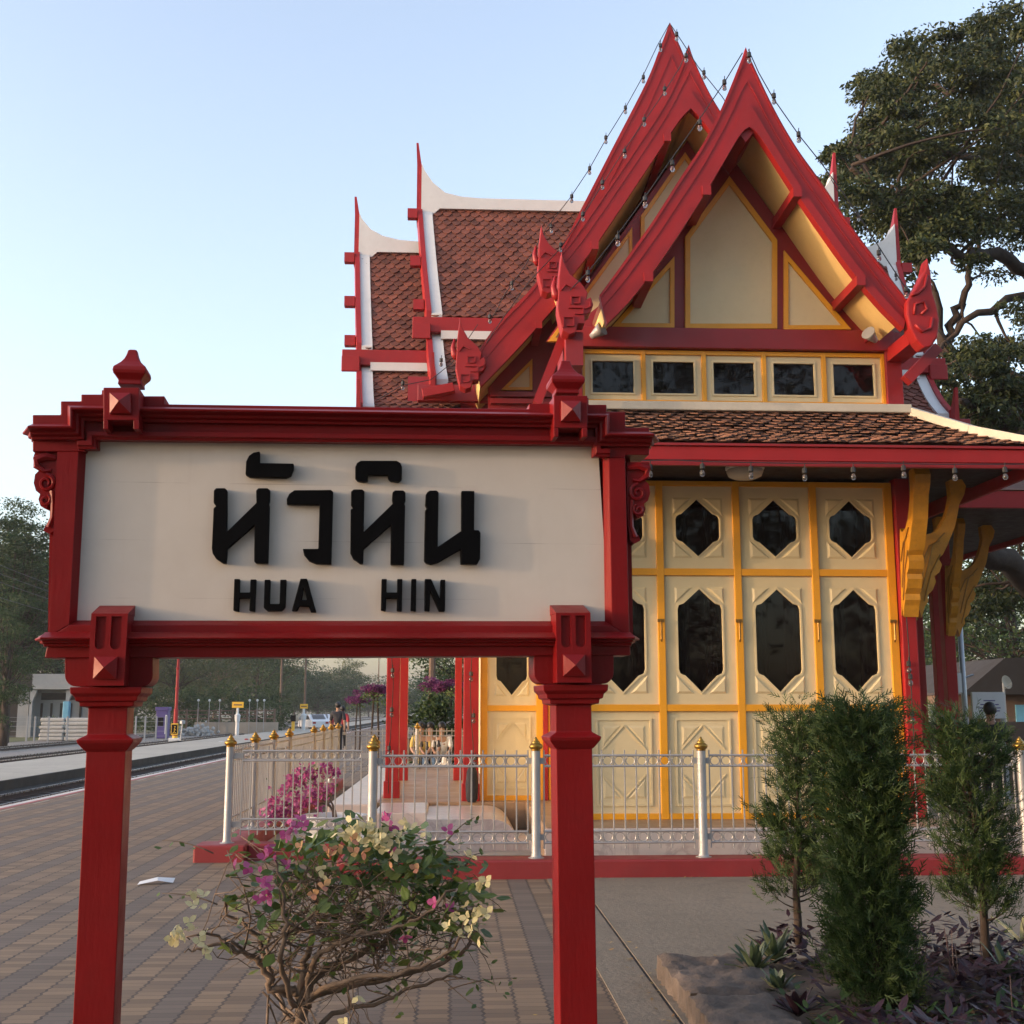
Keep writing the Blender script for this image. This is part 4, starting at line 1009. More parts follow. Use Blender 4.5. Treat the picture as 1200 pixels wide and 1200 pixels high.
struct(MB().box(-2.12, 12, 12.75, 15.2, 0.0, .006), 'forecourt', M['concrete'])
# tracks
struct(MB().add([(-11.0, -25, -.445), (-7.1, -25, -.445), (-7.1, 400, -.445), (-11.0, 400, -.445)], [(0,1,2,3)]), 'track_bed', M['ballast'])
struct(MB().box(-14.6, -11.0, -25, 330, -.8, -.20), 'island_platform', M['island'])
struct(MB().box(-10.998, -10.93, -25, 330, -.8, -.205), 'island_platform_edge', M['island_edge'])
struct(MB().add([(-27.0, -25, -.452), (-14.6, -25, -.452), (-14.6, 400, -.452), (-27.0, 400, -.452)], [(0,1,2,3)]), 'gravel_bed', M['gravel'])
struct(MB().add([(-80.0, -25, -.440), (-27.0, -25, -.440), (-27.0, 160, -.440), (-80, 160, -.440)], [(0,1,2,3)]), 'lawn', M['lawn'])
def track(xa, xb, lab, y1=400):
    t = thing('railway_track', lab, 'track', ((xa+xb)/2, 0, -.44), 0, 'tracks beside the platform')
    for x in (xa, xb):
        dx = x - (xa+xb)/2
        r = MB(); r.box(dx - .032, dx + .032, -25, y1, .10, .14); ro = r.build('rail', M['rail'], t)
        MB().box(dx - .012, dx + .012, -25, y1, .02, .099).box(dx - .06, dx + .06, -25, y1, 0.003, .0199).build('rail_web', M['rust'], ro)
    sl = MB(); c = 0
    for k in range(180):
        y = -20 + k*.7 if k < 110 else 57 + (k-110)*1.4
        sl.box(-.95, .95, y, y + .22, -.05, .012 + .0)
    o = sl.build('sleepers', M['rust'] if xa > -10 else M['concrete'], t); o['kind'] = 'stuff'
    return t
track(-9.70, -8.70, 'dark railway track between the brick platform and the island platform')
track(-17.4, -16.4, 'railway track in pale gravel just beyond the island platform')
track(-22.6, -21.6, 'farthest railway track, along the edge of the lawn')
# ------------------------------------------------ kerbs
kb = MB()
xL = at(575, 1010, 11.0).x
kb.box(-1.02, 12, 11.0, 11.34, -.05, .165); struct(kb, 'kerb', M['kerb_red'], bevel=.018)
struct(MB().box(-1.02, -.68, 11.343, 12.74, -.05, .163), 'kerb', M['kerb_red'], bevel=.018)
struct(MB().box(-2.057, -1.023, 12.46, 12.74, -.05, .161), 'kerb', M['kerb_red'], bevel=.018)
struct(MB().box(-2.57, -2.06, 12.32, 12.74, -.05, .165), 'kerb', M['kerb_red'], bevel=.018)
struct(MB().box(-2.43, -2.13, 12.743, 24.3, -.05, .158), 'kerb', M['kerb_red'], bevel=.018)
# ------------------------------------------------ fences
ZT = [at(600, y, 11.17).z for y in (879, 885.5, 898, 974.5, 988, 995)]; ZP = at(628, 880, 11.17).z; ZF = at(628, 863.5, 11.17).z
def fpost(root, x, y, dome=True):
    z0 = .155; p = MB().lathe([(.075, z0), (.075, z0 + .012), (.050, z0 + .02), (.042, z0 + .04), (.042, ZP)], (x, y, 0), 14)
    o = p.build('post', M['metal'], root, smooth=True, auto=True)
    h = ZF - ZP
    pr = [(.040, 0), (.048, .05), (.040, .10), (.058, .18), (.066, .30), (.062, .42), (.046, .52), (.036, .56), (.040, .62), (.030, .70), (.022, .74), (.024, .78), (.012, .90), (.004, 1.0)]
    MB().lathe([(r, ZP + hh*h) for r, hh in pr], (x, y, 0), 14).build('finial', M['gold'], o, smooth=True)
def fpanel(root, a, b, name='railing_panel', n=None, circ=True, gap=.075):
    a = Vector(a); b = Vector(b); d = (b - a); L = d.length; d.normalize(); mb = MB()
    p0 = a + d*gap; p1 = b - d*gap; Lp = L - 2*gap
    for z in ZT[1:5]: mb.tube([p0 + Vector((0,0,z)), p1 + Vector((0,0,z))], .011, 6)
    n = n or max(3, round(Lp/.105))
    for i in range(n+1):
        p = p0 + d*(Lp*i/n); mb.tube([p + Vector((0,0,ZT[5])), p + Vector((0,0,ZT[0]))], .0075, 5)
    if circ:
        for i in range(n):
            p = p0 + d*(Lp*(i+.5)/n); r = min(Lp/n/2, (ZT[1]-ZT[2])/2) - .006
            for z in ((ZT[1]+ZT[2])/2, (ZT[3]+ZT[4])/2): mb.torus(p + Vector((0,0,z)), r, .005, d, (0,0,1), 12, 4)
    for q, e in ((a, p0), (p1, b)):
        for z in ((ZT[1]+ZT[2])/2, (ZT[3]+ZT[4])/2): mb.beam(q + Vector((0,0,z)), e + Vector((0,0,z)), .012, .055)
    o = mb.build(name, M['metal'], root); return o
fx = [at(p, 900, 11.17).x for p in (437, 628, 822)]; step = (fx[2]-fx[0])/2
fxs = fx + [fx[2] + step*k for k in (1, 2, 3, 4)]
front = thing('fence', 'low silver railing with gold finials on the red kerb in front of the pavilion doors', 'fence', (0, 0, 0), 0, 'silver railings round the pavilion')
for x in fxs: fpost(front, x, 11.17)
for i in range(len(fxs)-1): fpanel(front, (fxs[i], 11.17, 0), (fxs[i+1], 11.17, 0), n=13)
xs_, ys_ = -2.28, 12.55
corner = thing('fence', 'short set-back silver railing behind the magenta bougainvillea pot, left of the pavilion steps', 'fence', (0, 0, 0), 0, 'silver railings round the pavilion')
fpost(corner, xs_, ys_); fpost(corner, fxs[0] - .08, ys_)
fpanel(corner, (xs_, ys_, 0), (fxs[0] - .08, ys_, 0), n=14, gap=.13)
fpanel(corner, (fxs[0], 11.17, 0), (fxs[0] - .08, ys_, 0), n=11)
side = thing('fence', 'long silver railing with gold finials running back along the platform', 'fence', (0, 0, 0), 0, 'silver railings round the pavilion')
fy = [14.1, 15.55, 17.0, 20.0, 21.4, 22.8, 24.2]
prev = ys_
for y in fy:
    fpost(side, xs_, y)
    fpanel(side, (xs_, prev, 0), (xs_, y, 0), n=round((y-prev)/.115), circ=False); prev = y
back = thing('fence', 'distant silver railing across the far end of the verandah, people sitting behind it', 'fence', (0, 0, 0), 0, 'silver railings round the pavilion')
bx = [xs_ + .08, -.7, .9, 2.4]
for i in range(3): fpanel(back, (bx[i], 24.3, 0), (bx[i+1], 24.3, 0), circ=False)
for x in bx[1:]: fpost(back, x, 24.3)
# ------------------------------------------------ stone edging and planting bed
from mathutils import noise as mnoise
rnd = random.Random(5)
def stone_block(x0, x1, y0, y1, z1, name, lab, mat='stone'):
    nx, ny = max(2, int((x1-x0)/.035)), max(2, int((y1-y0)/.035)); vs = []; fs = []
    def top(i, j):
        e = (i in (0, nx)) or (j in (0, ny)); return (x0 + (x1-x0)*i/nx + rnd.uniform(-.006, .006), y0 + (y1-y0)*j/ny + rnd.uniform(-.006, .006), z1 + rnd.uniform(-.005, .005) + .024*(mnoise.fractal(Vector((x0 + i*.035, y0 + j*.035, 0))*7, .8, 2.1, 5)) - (.018 if e else 0))
    for i in range(nx+1):
        for j in range(ny+1): vs.append(top(i, j))
    for i in range(nx):
        for j in range(ny): a = i*(ny+1)+j; fs.append((a, a+ny+1, a+ny+2, a+1))
    ring = [i*(ny+1) for i in range(nx+1)] + [nx*(ny+1)+j for j in range(1, ny+1)] + [i*(ny+1)+ny for i in range(nx-1, -1, -1)] + [j for j in range(ny-1, 0, -1)]
    b0 = len(vs)
    for k in ring: v = vs[k]; vs.append((v[0] + rnd.uniform(-.012, .012), v[1] + rnd.uniform(-.012, .012), v[2]*.5))
    b1 = len(vs)
    for k in ring: v = vs[k]; vs.append((v[0] + rnd.uniform(-.012, .012), v[1] + rnd.uniform(-.012, .012), -.03))
    n = len(ring)
    for k in range(n):
        k2 = (k+1) % n; fs.append((ring[k], b0+k, b0+k2, ring[k2])); fs.append((b0+k, b1+k, b1+k2, b0+k2))
    o = MB().add(vs, fs).build(name, M[mat], smooth=True, auto=True); tag(o, lab, 'stone'); return o
ex = gr(772, 1117, .14); 
stone_block(1.17, 1.74, 6.02, ex.y, .14, 'edging_stone', 'rough brown stone block at the back left corner of the planting bed')
stone_block(1.16, 1.56, 5.28, 6.00, .145, 'edging_stone', 'rough brown stone block nearest the right sign post')
stone_block(1.16, 1.47, 4.4, 5.26, .14, 'edging_stone', 'rough brown stone block cut by the bottom edge of the picture')
vs = []; fs = []; n = 46
for i in range(n+1):
    for j in range(n+1):
        x = 1.56 + 5.2*i/n; y = 3.6 + 3.75*j/n; e = min(i, j, n-i, n-j); vs.append((x, y, .03 + min(e, 5)*.016 + rnd.uniform(-.012, .012)))
for i in range(n):
    for j in range(n): a = i*(n+1)+j; fs.append((a, a+n+1, a+n+2, a+1))
struct(MB().add(vs, fs), 'planting_soil', M['soil'], smooth=True)
# litter: dry leaves on the soil and by the kerb, a folded leaflet on the paving
lm = MB()
def flake(mb, c, r, rr):
    a = rr.uniform(0, 6.28); t = Vector((math.cos(a), math.sin(a), rr.uniform(-.3, .3))); u = Vector((-math.sin(a), math.cos(a), rr.uniform(-.3, .3)))
    c = Vector(c); mb.add([c - t*r, c + u*r*.45, c + t*r, c - u*r*.45], [(0,1,2,3)])
for k in range(260): flake(lm, (rnd.uniform(1.5, 2.6), rnd.uniform(4.6, 7.0), .12 + rnd.uniform(0, .01)), rnd.uniform(.012, .03), rnd)
for k in range(120): flake(lm, (rnd.uniform(1.15, 9), 10.97 - abs(rnd.gauss(0, .05)), .016), rnd.uniform(.008, .02), rnd)
for k in range(70): flake(lm, (1.10 + rnd.gauss(0, .05), rnd.uniform(4.6, 8), .018), rnd.uniform(.01, .022), rnd)
for k in range(50): flake(lm, (rnd.uniform(-5, 1), rnd.uniform(5, 11), .006), rnd.uniform(.008, .016), rnd)
lm.nofix = True; o = lm.build('leaf_litter', leafmat('dry_leaf', ((0.16, 0.09, 0.035), (0.30, 0.19, 0.07), (0.38, 0.28, 0.10)), 0.8, 0)); o['kind'] = 'stuff'
q = gr(183, 1034, 0.01)
lf = MB(); lf.add([(-.17, -.05, .004), (.13, -.075, .004), (.17, .03, .03), (-.13, .055, .016), (.0, -.06, .03), (.02, .045, .045)], [(0,4,5,3), (4,1,2,5)])
o = lf.build('leaflet', M['house_white']); o.location = (q.x, q.y, 0.003); o.rotation_euler = (0, 0, R(25)); tag(o, 'crumpled white paper leaflet lying on the brick paving', 'litter')
# ================================================================== PLANTS
def leafquad(mb, c, d, n, L, W):
    """pointed oval leaf: 6 verts"""
    d = d.normalized(); sd = d.cross(n)
    if sd.length < 1e-4: sd = Vector((1, 0, 0))
    sd.normalize(); up = sd.cross(d)
    mb.add([c, c + d*L*.35 + sd*W*.5 - up*W*.10, c + d*L*.75 + sd*W*.36 - up*W*.12, c + d*L - up*W*.22, c + d*L*.75 - sd*W*.36 - up*W*.12, c + d*L*.35 - sd*W*.5 - up*W*.10], [(0,1,2,3), (0,3,4,5)])
def rv(r, s=1.0): return Vector((r.gauss(0, s), r.gauss(0, s), r.gauss(0, s)))
def bez(a, b, c, n=8): return [a*(1-t)**2 + b*2*t*(1-t) + c*t*t for t in [i/n for i in range(n+1)]]
# ------------------------------------------------ foreground bougainvillea
r = random.Random(11)
YB = 5.35
base = Vector((at(348, 1215, YB).x, YB, 0.0))
bush = thing('bougainvillea_shrub', 'gnarled bougainvillea shrub with bare brown twigs and cream and magenta bracts between the sign posts', 'shrub', tuple(base))
def L2(px, py, dy=0.0): return at(px, py, YB + dy) - base
br = MB(); lv = MB(); mg = MB(); cr = MB(); sa = MB()
main = [  # polylines in the photo with depth offsets
 [(352,1230,0),(350,1165,0),(318,1158,-.02),(305,1128,-.05),(270,1112,-.10),(262,1105,-.12)],
 [(352,1230,0),(352,1160,0),(358,1120,.05),(372,1080,.08),(372,1040,.10),(368,1010,.12)],
 [(350,1165,0),(322,1155,.02),(302,1098,.06),(268,1070,.06),(262,1050,.02)],
 [(356,1165,0),(375,1140,.06),(420,1118,.12),(460,1098,.18),(480,1075,.20),(492,1040,.22)],
 [(352,1200,0),(372,1165,.10),(440,1150,.15),(500,1135,.22),(545,1110,.25),(560,1085,.25)],
 [(360,1180,.0),(366,1130,-.08),(400,1102,-.15),(455,1090,-.2),(500,1070,-.2),(530,1040,-.18)],
 [(345,1180,0),(330,1130,-.15),(335,1090,-.22),(330,1040,-.24),(322,1000,-.2)],
 [(356,1170,0),(400,1150,-.15),(470,1140,-.2),(520,1120,-.2),(560,1060,-.15)],
 [(352,1215,0),(330,1175,.15),(310,1120,.25),(330,1060,.30),(350,1010,.3)],
 [(352,1225,0),(390,1190,.05),(450,1172,.1),(510,1150,.12),(540,1145,.1)],
 [(305,1128,-.05),(262,1100,-.08),(235,1092,-.10),(222,1100,-.1)],
 [(262,1105,-.1),(235,1112,-.12),(218,1114,-.12)],
 [(352,1215,0),(312,1200,-.1),(300,1230,-.1)], [(352,1215,0),(410,1205,-.05),(445,1222,-.1)]]
def clean(P, n=5):
    out = []
    for i in range(len(P)-1):
        p0 = P[max(0, i-1)]; p1 = P[i]; p2 = P[i+1]; p3 = P[min(len(P)-1, i+2)]
        for k in range(n):
            t = k/n; out.append(0.5*((2*p1) + (p2-p0)*t + (2*p0-5*p1+4*p2-p3)*t*t + (3*p1-p0-3*p2+p3)*t**3))
    out.append(P[-1]); return out
pool = []
for k, pl in enumerate(main):
    P = clean([L2(*p) for p in pl]); n = len(P); r0 = .021 if k in (0, 1, 3, 4) else .014
    if k >= 10: r0 = .009
    P = [p + rv(r, .006) for p in P]
    br.tube(P, [r0*(1 - .68*i/(n-1)) for i in range(n)], 6); pool += [(p, r0*(1-.68*i/(n-1))) for i, p in enumerate(P) if i > n*.2]
tips = []
def crown_ok(p):
    q = p + base; d = q - CAM; z = d.dot(FWD); px = 600 + FP*d.dot(RGT)/z; py = 600 - FP*d.dot(UPV)/z; return px, py
for k in range(250):
    p, rr = r.choice(pool); tgt = L2(r.uniform(262, 572), r.uniform(975, 1150), r.uniform(-.34, .34))
    if (tgt - p).length > .5: tgt = p + (tgt-p).normalized()*r.uniform(.2, .5)
    mid = (p+tgt)/2 + rv(r, .055) + Vector((0, 0, -.02)); P = bez(p, mid, tgt, 7); P = [q + rv(r, .007) for q in P]; P[0] = p
    br.tube(P, [max(.0022, min(rr*.55, .0065)*(1-.6*i/7)) for i in range(8)], 4); tips.append(P[-1]); pool += [(q, .005) for q in P[3:]]
for k in range(130):                                  # hanging fine twigs
    p, rr = r.choice(pool); t = p + Vector((r.gauss(0, .10), r.gauss(0, .08), r.uniform(-.20, .08))); P = bez(p, (p+t)/2 + rv(r, .035), t, 5)
    br.tube(P, [.0026, .0023, .002, .0018, .0015, .0012], 3)
for k in range(10):
    p = L2(r.uniform(300, 360), r.uniform(1150, 1200)); t = L2(r.uniform(285, 470), 1260, r.uniform(-.2, .2)); P = bez(p, (p+t)/2 + rv(r, .05), t, 5); br.tube(P, [.006, .005, .004, .003, .003, .002], 4)
def leaf_at(c, n, spread, Lr=(.035, .062)):
    for _ in range(n):
        p = c + rv(r, spread); d = Vector((r.gauss(0, 1), r.gauss(0, 1), r.gauss(-.1, .6))); leafquad(lv, p, d, Vector((r.gauss(0, .5), r.gauss(-.3, .5), 1)), (l_ := r.uniform(*Lr)), l_*r.uniform(.46, .6))
def bract_at(mb, c, n, spread, s=1.0):
    for _ in range(n):
        p = c + rv(r, spread); ax = Vector((r.gauss(0, 1), r.gauss(-.6, .8), r.gauss(.3, .8))).normalized()
        s1 = ax.cross(Vector((.3, .2, 1))).normalized(); s2 = ax.cross(s1)
        for a in range(3):
            an = a*2.094 + r.uniform(-.3, .3); d = (s1*math.cos(an) + s2*math.sin(an)) + ax*.7; leafquad(mb, p, d, ax, r.uniform(.026, .038)*s, r.uniform(.022, .030)*s)
def top_edge(x):
    pts = [(200,1080),(232,1055),(262,1018),(300,990),(350,975),(400,958),(440,962),(500,972),(545,1000),(575,1050),(590,1090)]
    for (a, b_), (c, d) in zip(pts[:-1], pts[1:]):
        if a <= x <= c: return b_ + (d-b_)*(x-a)/(c-a)
    return 1090
for k in range(540):                                   # leaves mainly in the outer upper shell, denser to the right
    x = r.triangular(258, 578, 500); te = top_edge(x); y = te + abs(r.gauss(0, 62)) + 4
    if y > 1165: continue
    leaf_at(L2(x, y, r.uniform(-.24, .33)), r.choice((1, 2, 2)), .026, (.05, .088))
for t in tips:
    if r.random() < .35: leaf_at(t, r.choice((1, 2)), .016)
for x, y in ((560, 995), (566, 1012), (575, 1130), (600, 1150), (560, 1150), (590, 1160), (547, 962), (532, 970), (560, 958), (556, 1175), (470, 1160), (470, 1190), (440, 1160)):
    leaf_at(L2(x, y, r.uniform(-.1, .1)), 2, .012, (.03, .045))
for x0, y0, x1, y1 in ((520, 990, 556, 958), (545, 1015, 563, 1000), (520, 1150, 568, 1152), (525, 1160, 605, 1146), (255, 1060, 190, 1047), (250, 1000, 190, 985), (560, 1050, 588, 1065)):
    P = bez(L2(x0, y0), L2((x0+x1)/2, (y0+y1)/2 - 8), L2(x1, y1), 5); br.tube(P, [.004, .0035, .003, .0025, .002, .0012], 4)
    for q in P[2:]: leaf_at(q, 1, .01, (.022, .038))
for x, y, n in ((428, 968, 9), (445, 975, 9), (432, 985, 8), (415, 970, 5), (455, 992, 5), (470, 985, 4), (232, 1052, 4), (215, 1088, 5), (208, 1100, 6), (238, 1108, 4), (245, 1090, 2), (238, 1055, 2), (376, 1025, 2), (372, 1040, 2), (395, 975, 3),
                (550, 1075, 5), (545, 1092, 4), (565, 1030, 4), (570, 1060, 4), (535, 1080, 3), (552, 1000, 3), (400, 1190, 2), (480, 970, 3), (505, 985, 2), (420, 1165, 1)):
    q_ = MB(); q_.nofix = True; bract_at(q_, L2(x, y, r.uniform(-.34, -.2)), max(1, n - 1), .022, 1.08); q_.build('cream_flower_cluster', M['cream_bract'], bush)
for x, y, n in ((345, 970, 7), (352, 963, 6), (338, 975, 5), (318, 1000, 4), (300, 1020, 4), (310, 1040, 6), (305, 1052, 5), (325, 995, 3), (446, 958, 5), (452, 965, 4), (520, 978, 3), (275, 1018, 3), (520, 1060, 3), (505, 1068, 2), (300, 1000, 3), (460, 1000, 2), (340, 1010, 3), (475, 1085, 1)):
    q_ = MB(); q_.nofix = True; bract_at(q_, L2(x, y, r.uniform(-.34, -.2)), max(1, int(n*.6)), .020, 1.0); q_.build('magenta_flower_cluster', M['magenta'], bush)
for x, y, n in ((425, 1003, 4), (412, 1010, 3), (373, 1035, 3), (368, 1045, 3), (405, 985, 4), (378, 990, 4), (392, 1000, 3), (490, 1015, 3), (465, 1008, 2), (350, 990, 3)):
    q_ = MB(); q_.nofix = True; bract_at(q_, L2(x, y, r.uniform(-.36, -.24)), max(1, n-2), .018, 1.0); q_.build('salmon_flower_cluster', M['salmon_bract'], bush)
br.build('branches', M['bark_pale'], bush, smooth=True)
for mb_, nm, mt in ((lv, 'leaves', 'leaf_green'),):
    mb_.nofix = True; mb_.build(nm, M[mt], bush)
# ------------------------------------------------ bougainvillea in a pale pot behind the railing
q = gr(395, 958, 0.0); YP = 13.25
pt = Vector((at(392, 945, YP).x, YP, 0)); pot = thing('potted_bougainvillea', 'magenta bougainvillea spilling from a pale round pot behind the set-back railing', 'potted plant', tuple(pt))
MB().lathe([(.16, 0), (.22, .02), (.30, .20), (.33, .30), (.36, .34), (.36, .38), (.31, .38), (.29, .33)], (0, 0, 0), 20).build('pot', M['house_white'], pot, smooth=True, auto=True)
mg = MB(); lv = MB(); br = MB(); r = random.Random(3)
for px, py, s, n in ((362, 905, .10, 34), (345, 915, .10, 34), (380, 902, .08, 24), (335, 930, .11, 36), (365, 925, .14, 34), (322, 945, .09, 34), (318, 955, .07, 26), (335, 952, .08, 22), (372, 940, .10, 20), (352, 945, .09, 18), (395, 908, .05, 10), (385, 925, .07, 16), (332, 960, .05, 10)):
    c = at(px, py, YP - .1 + r.uniform(-.1, .1)) - pt; bract_at(mg, c, n, s*.62, 1.25); leaf_at(c + Vector((0, .06, -.02)), n//3, s*.8)
for px, py in ((350, 935), (370, 925), (335, 945), (360, 915)):
    br.tube(bez(Vector((r.uniform(-.1, .1), 0, .34)), Vector((0, -.05, .6)), at(px, py, YP) - pt, 6), [.014, .012, .010, .008, .007, .006, .004], 5)
br.build('stems', M['bark_pale'], pot); mg.nofix = lv.nofix = True
mg.build('magenta_bracts', M['magenta'], pot); lv.build('leaves', M['leaf_green'], pot)
# ------------------------------------------------ three feathery cypress shrubs in the bed
def spray(mb, c, d, L, r):
    d = d.normalized(); sd = d.cross(Vector((r.gauss(0, 1), r.gauss(0, 1), r.gauss(0, 1)))).normalized(); n = d.cross(sd)
    k = 6
    for i in range(k):
        t = (i+.5)/k; s_ = 1 if i % 2 else -1
        p = c + d*(L*t*.8) ; e = p + (d*.75 + sd*s_*.62*(1.1-t*.5) + n*r.gauss(0, .18)).normalized()*L*r.uniform(.30, .46)
        w = n.cross(e - p).normalized()*L*.050
        mb.add([p - w*.7, p + w*.7, e + w*.35, e - w*.35], [(0,1,2,3)])
    w = n.cross(d).normalized()*L*.04
    mb.add([c - w, c + w, c + d*L*1.05], [(0,1,2)])
def cypress(px, pbase, ptop, Y, halfw, lab, seed, gaps, lean=0.0, nb=150, lowz=.25, sp_n=(30, 42)):
    r = random.Random(seed); b0 = at(px, pbase, Y); b0.z = .10
    h = at(px, ptop, Y).z - .10; root = thing('cypress_shrub', lab, 'shrub', tuple(b0), 0, 'cypress shrubs in the planting bed')
    tr = MB(); fo = MB(); tr.tube([Vector((r.gauss(0, .008), r.gauss(0, .008), h*t)) + Vector((lean*t, 0, 0)) for t in [i/9*.93 for i in range(10)]], [.028*(1 - .85*i/9) for i in range(10)], 7)
    for k in range(nb):
        z = h*(lowz + (1-lowz)*(k + r.random())/nb); t = z/h
        wid = halfw*(gaps(t))
        if wid < .02: continue
        a = r.uniform(0, 6.283); rad = wid*math.sqrt(r.uniform(.25, 1.0)); o = Vector((math.cos(a)*rad, math.sin(a)*rad, 0))
        p0 = Vector((lean*t, 0, max(.05, z - rad*r.uniform(.5, .9)))); p1 = Vector((lean*t, 0, z)) + o
        P = bez(p0, (p0+p1)/2 + Vector((o.x*.15, o.y*.15, -.04)), p1, 5); tr.tube(P, [.006, .005, .004, .0032, .0025, .0015], 3)
        dirn = (o.normalized() + Vector((0, 0, r.uniform(.5, 1.6)))).normalized()
        for q in range(r.randint(*sp_n)):
            c = p0.lerp(p1, r.uniform(.45, 1.12)) + rv(r, .042); d = (dirn + rv(r, .45)); spray(fo, c, d, r.uniform(.05, .095), r)
    tr.build('trunk', M['bark'], root, smooth=True); fo.nofix = True; fo.build('foliage', M['leaf_cypress'], root); return root
cypress(934, 1092, 832, 7.4, .215, 'slender open cypress shrub at the left of the planting bed, its trunk showing', 1,
        lambda t: (.35 if t < .22 else .95 if t < .42 else .72 if t < .5 else .95 if t < .9 else .75), .06, 84, .24)
cypress(1030, 1168, 832, 5.8, .185, 'dense broad cypress shrub in the middle, leafy down to the ground', 2,
        lambda t: (.85 if t < .12 else 1.12 if t < .34 else .95 if t < .93 else .85), -.02, 215, .04)
cypress(1160, 1122, 842, 6.7, .245, 'dark cypress shrub with a bare lower trunk at the right edge', 3,
        lambda t: (.0 if t < .22 else .85 if t < .38 else .55 if t < .46 else .95 if t < .92 else .7), -.08, 92, .26)
# low branch of the middle shrub reaching right
# ------------------------------------------------ purple ground cover and striped plants
gc = MB(); r = random.Random(9)
for k in range(9000):
    x = r.uniform(1.72, 6.0); y = r.uniform(4.3, 7.25)
    if x < 1.66 + .14*math.sin(y*2.3) + (.0 if y < 5.6 else .25): 
        if r.random() < .8: continue
    hgt = (.05 + .22*abs(math.sin(x*3.1 + 1.7*math.sin(y*2.3))*math.cos(y*2.7 + x)))*r.uniform(.1, 1.0)*(0.8 if y < 5.4 else 1.1); c = Vector((x, y, .09 + hgt*.75)); a = r.uniform(0, 6.283)
    leafquad(gc, c, Vector((math.cos(a), math.sin(a), r.uniform(-.2, .7))), Vector((0, 0, 1)), r.uniform(.06, .14), r.uniform(.024, .042))
for k in range(120):
    x = r.uniform(2.2, 5.8); y = r.uniform(4.6, 7.2); gc.tube([(x, y, .06), (x + r.gauss(0, .03), y + r.gauss(0, .03), r.uniform(.2, .38))], [.004, .002], 3)
gc.nofix = True; o = gc.build('ground_cover', M['purple_leaf']); o['kind'] = 'stuff'
gg = MB()
for k in range(1500):
    x = r.uniform(1.55, 5.5); y = r.uniform(4.3, 5.9); a = r.uniform(0, 6.283); leafquad(gg, Vector((x, y, .08 + r.uniform(0, .10))), Vector((math.cos(a), math.sin(a), r.uniform(.0, .9))), Vector((0, 0, 1)), r.uniform(.05, .11), r.uniform(.018, .032))
gg.nofix = True; o = gg.build('green_ground_cover', M['leaf_cypress']); o['kind'] = 'stuff'
def rosette(px, py, lab, n=13, L=.24, seed=1, mat='striped_leaf', z=.10):
    r = random.Random(seed); c = gr(px, py, z); mb = MB()
    for k in range(n):
        a = k*2.4 + r.uniform(-.3, .3); el = r.uniform(.5, 1.3); d = Vector((math.cos(a)*math.cos(el), math.sin(a)*math.cos(el), math.sin(el))); l = L*r.uniform(.7, 1.1); w = .022
        sd = d.cross(Vector((0, 0, 1))).normalized(); P = [d*(l*t) - Vector((0, 0, .10*l*t*t*2)) for t in (0, .3, .6, .85, 1)]; ws = (.6, 1, .85, .5, .05)
        vs = []
        for p, q in zip(P, ws): vs += [p - sd*w*q, p + Vector((0, 0, -.006)), p + sd*w*q]
        fs = []
        for i in range(4): fs += [(3*i, 3*i+1, 3*i+4, 3*i+3), (3*i+1, 3*i+2, 3*i+5, 3*i+4)]
        mb.add(vs, fs)
    mb.nofix = True; o = mb.build('spiky_plant', M[mat]); o.location = c; tag(o, lab, 'plant', 'spiky plants in the planting bed')
rosette(885, 1140, 'green spiky plant nearest the stone corner of the bed', 20, .25, 1)
rosette(908, 1128, 'tall green spiky plant behind the stone corner, left of the slender cypress', 20, .27, 2)
rosette(912, 1165, 'pale striped rosette low over the soil below the slender cypress', 14, .17, 3)
rosette(935, 1190, 'pale pinkish rosette at the bottom edge of the bed', 14, .18, 4, 'purple_leaf')
rosette(1182, 1150, 'green spiky plant at the foot of the rightmost cypress', 14, .26, 5)
rosette(1200, 1108, 'pale spiky leaves poking in at the right edge of the bed', 8, .30, 6, 'cream_bract')
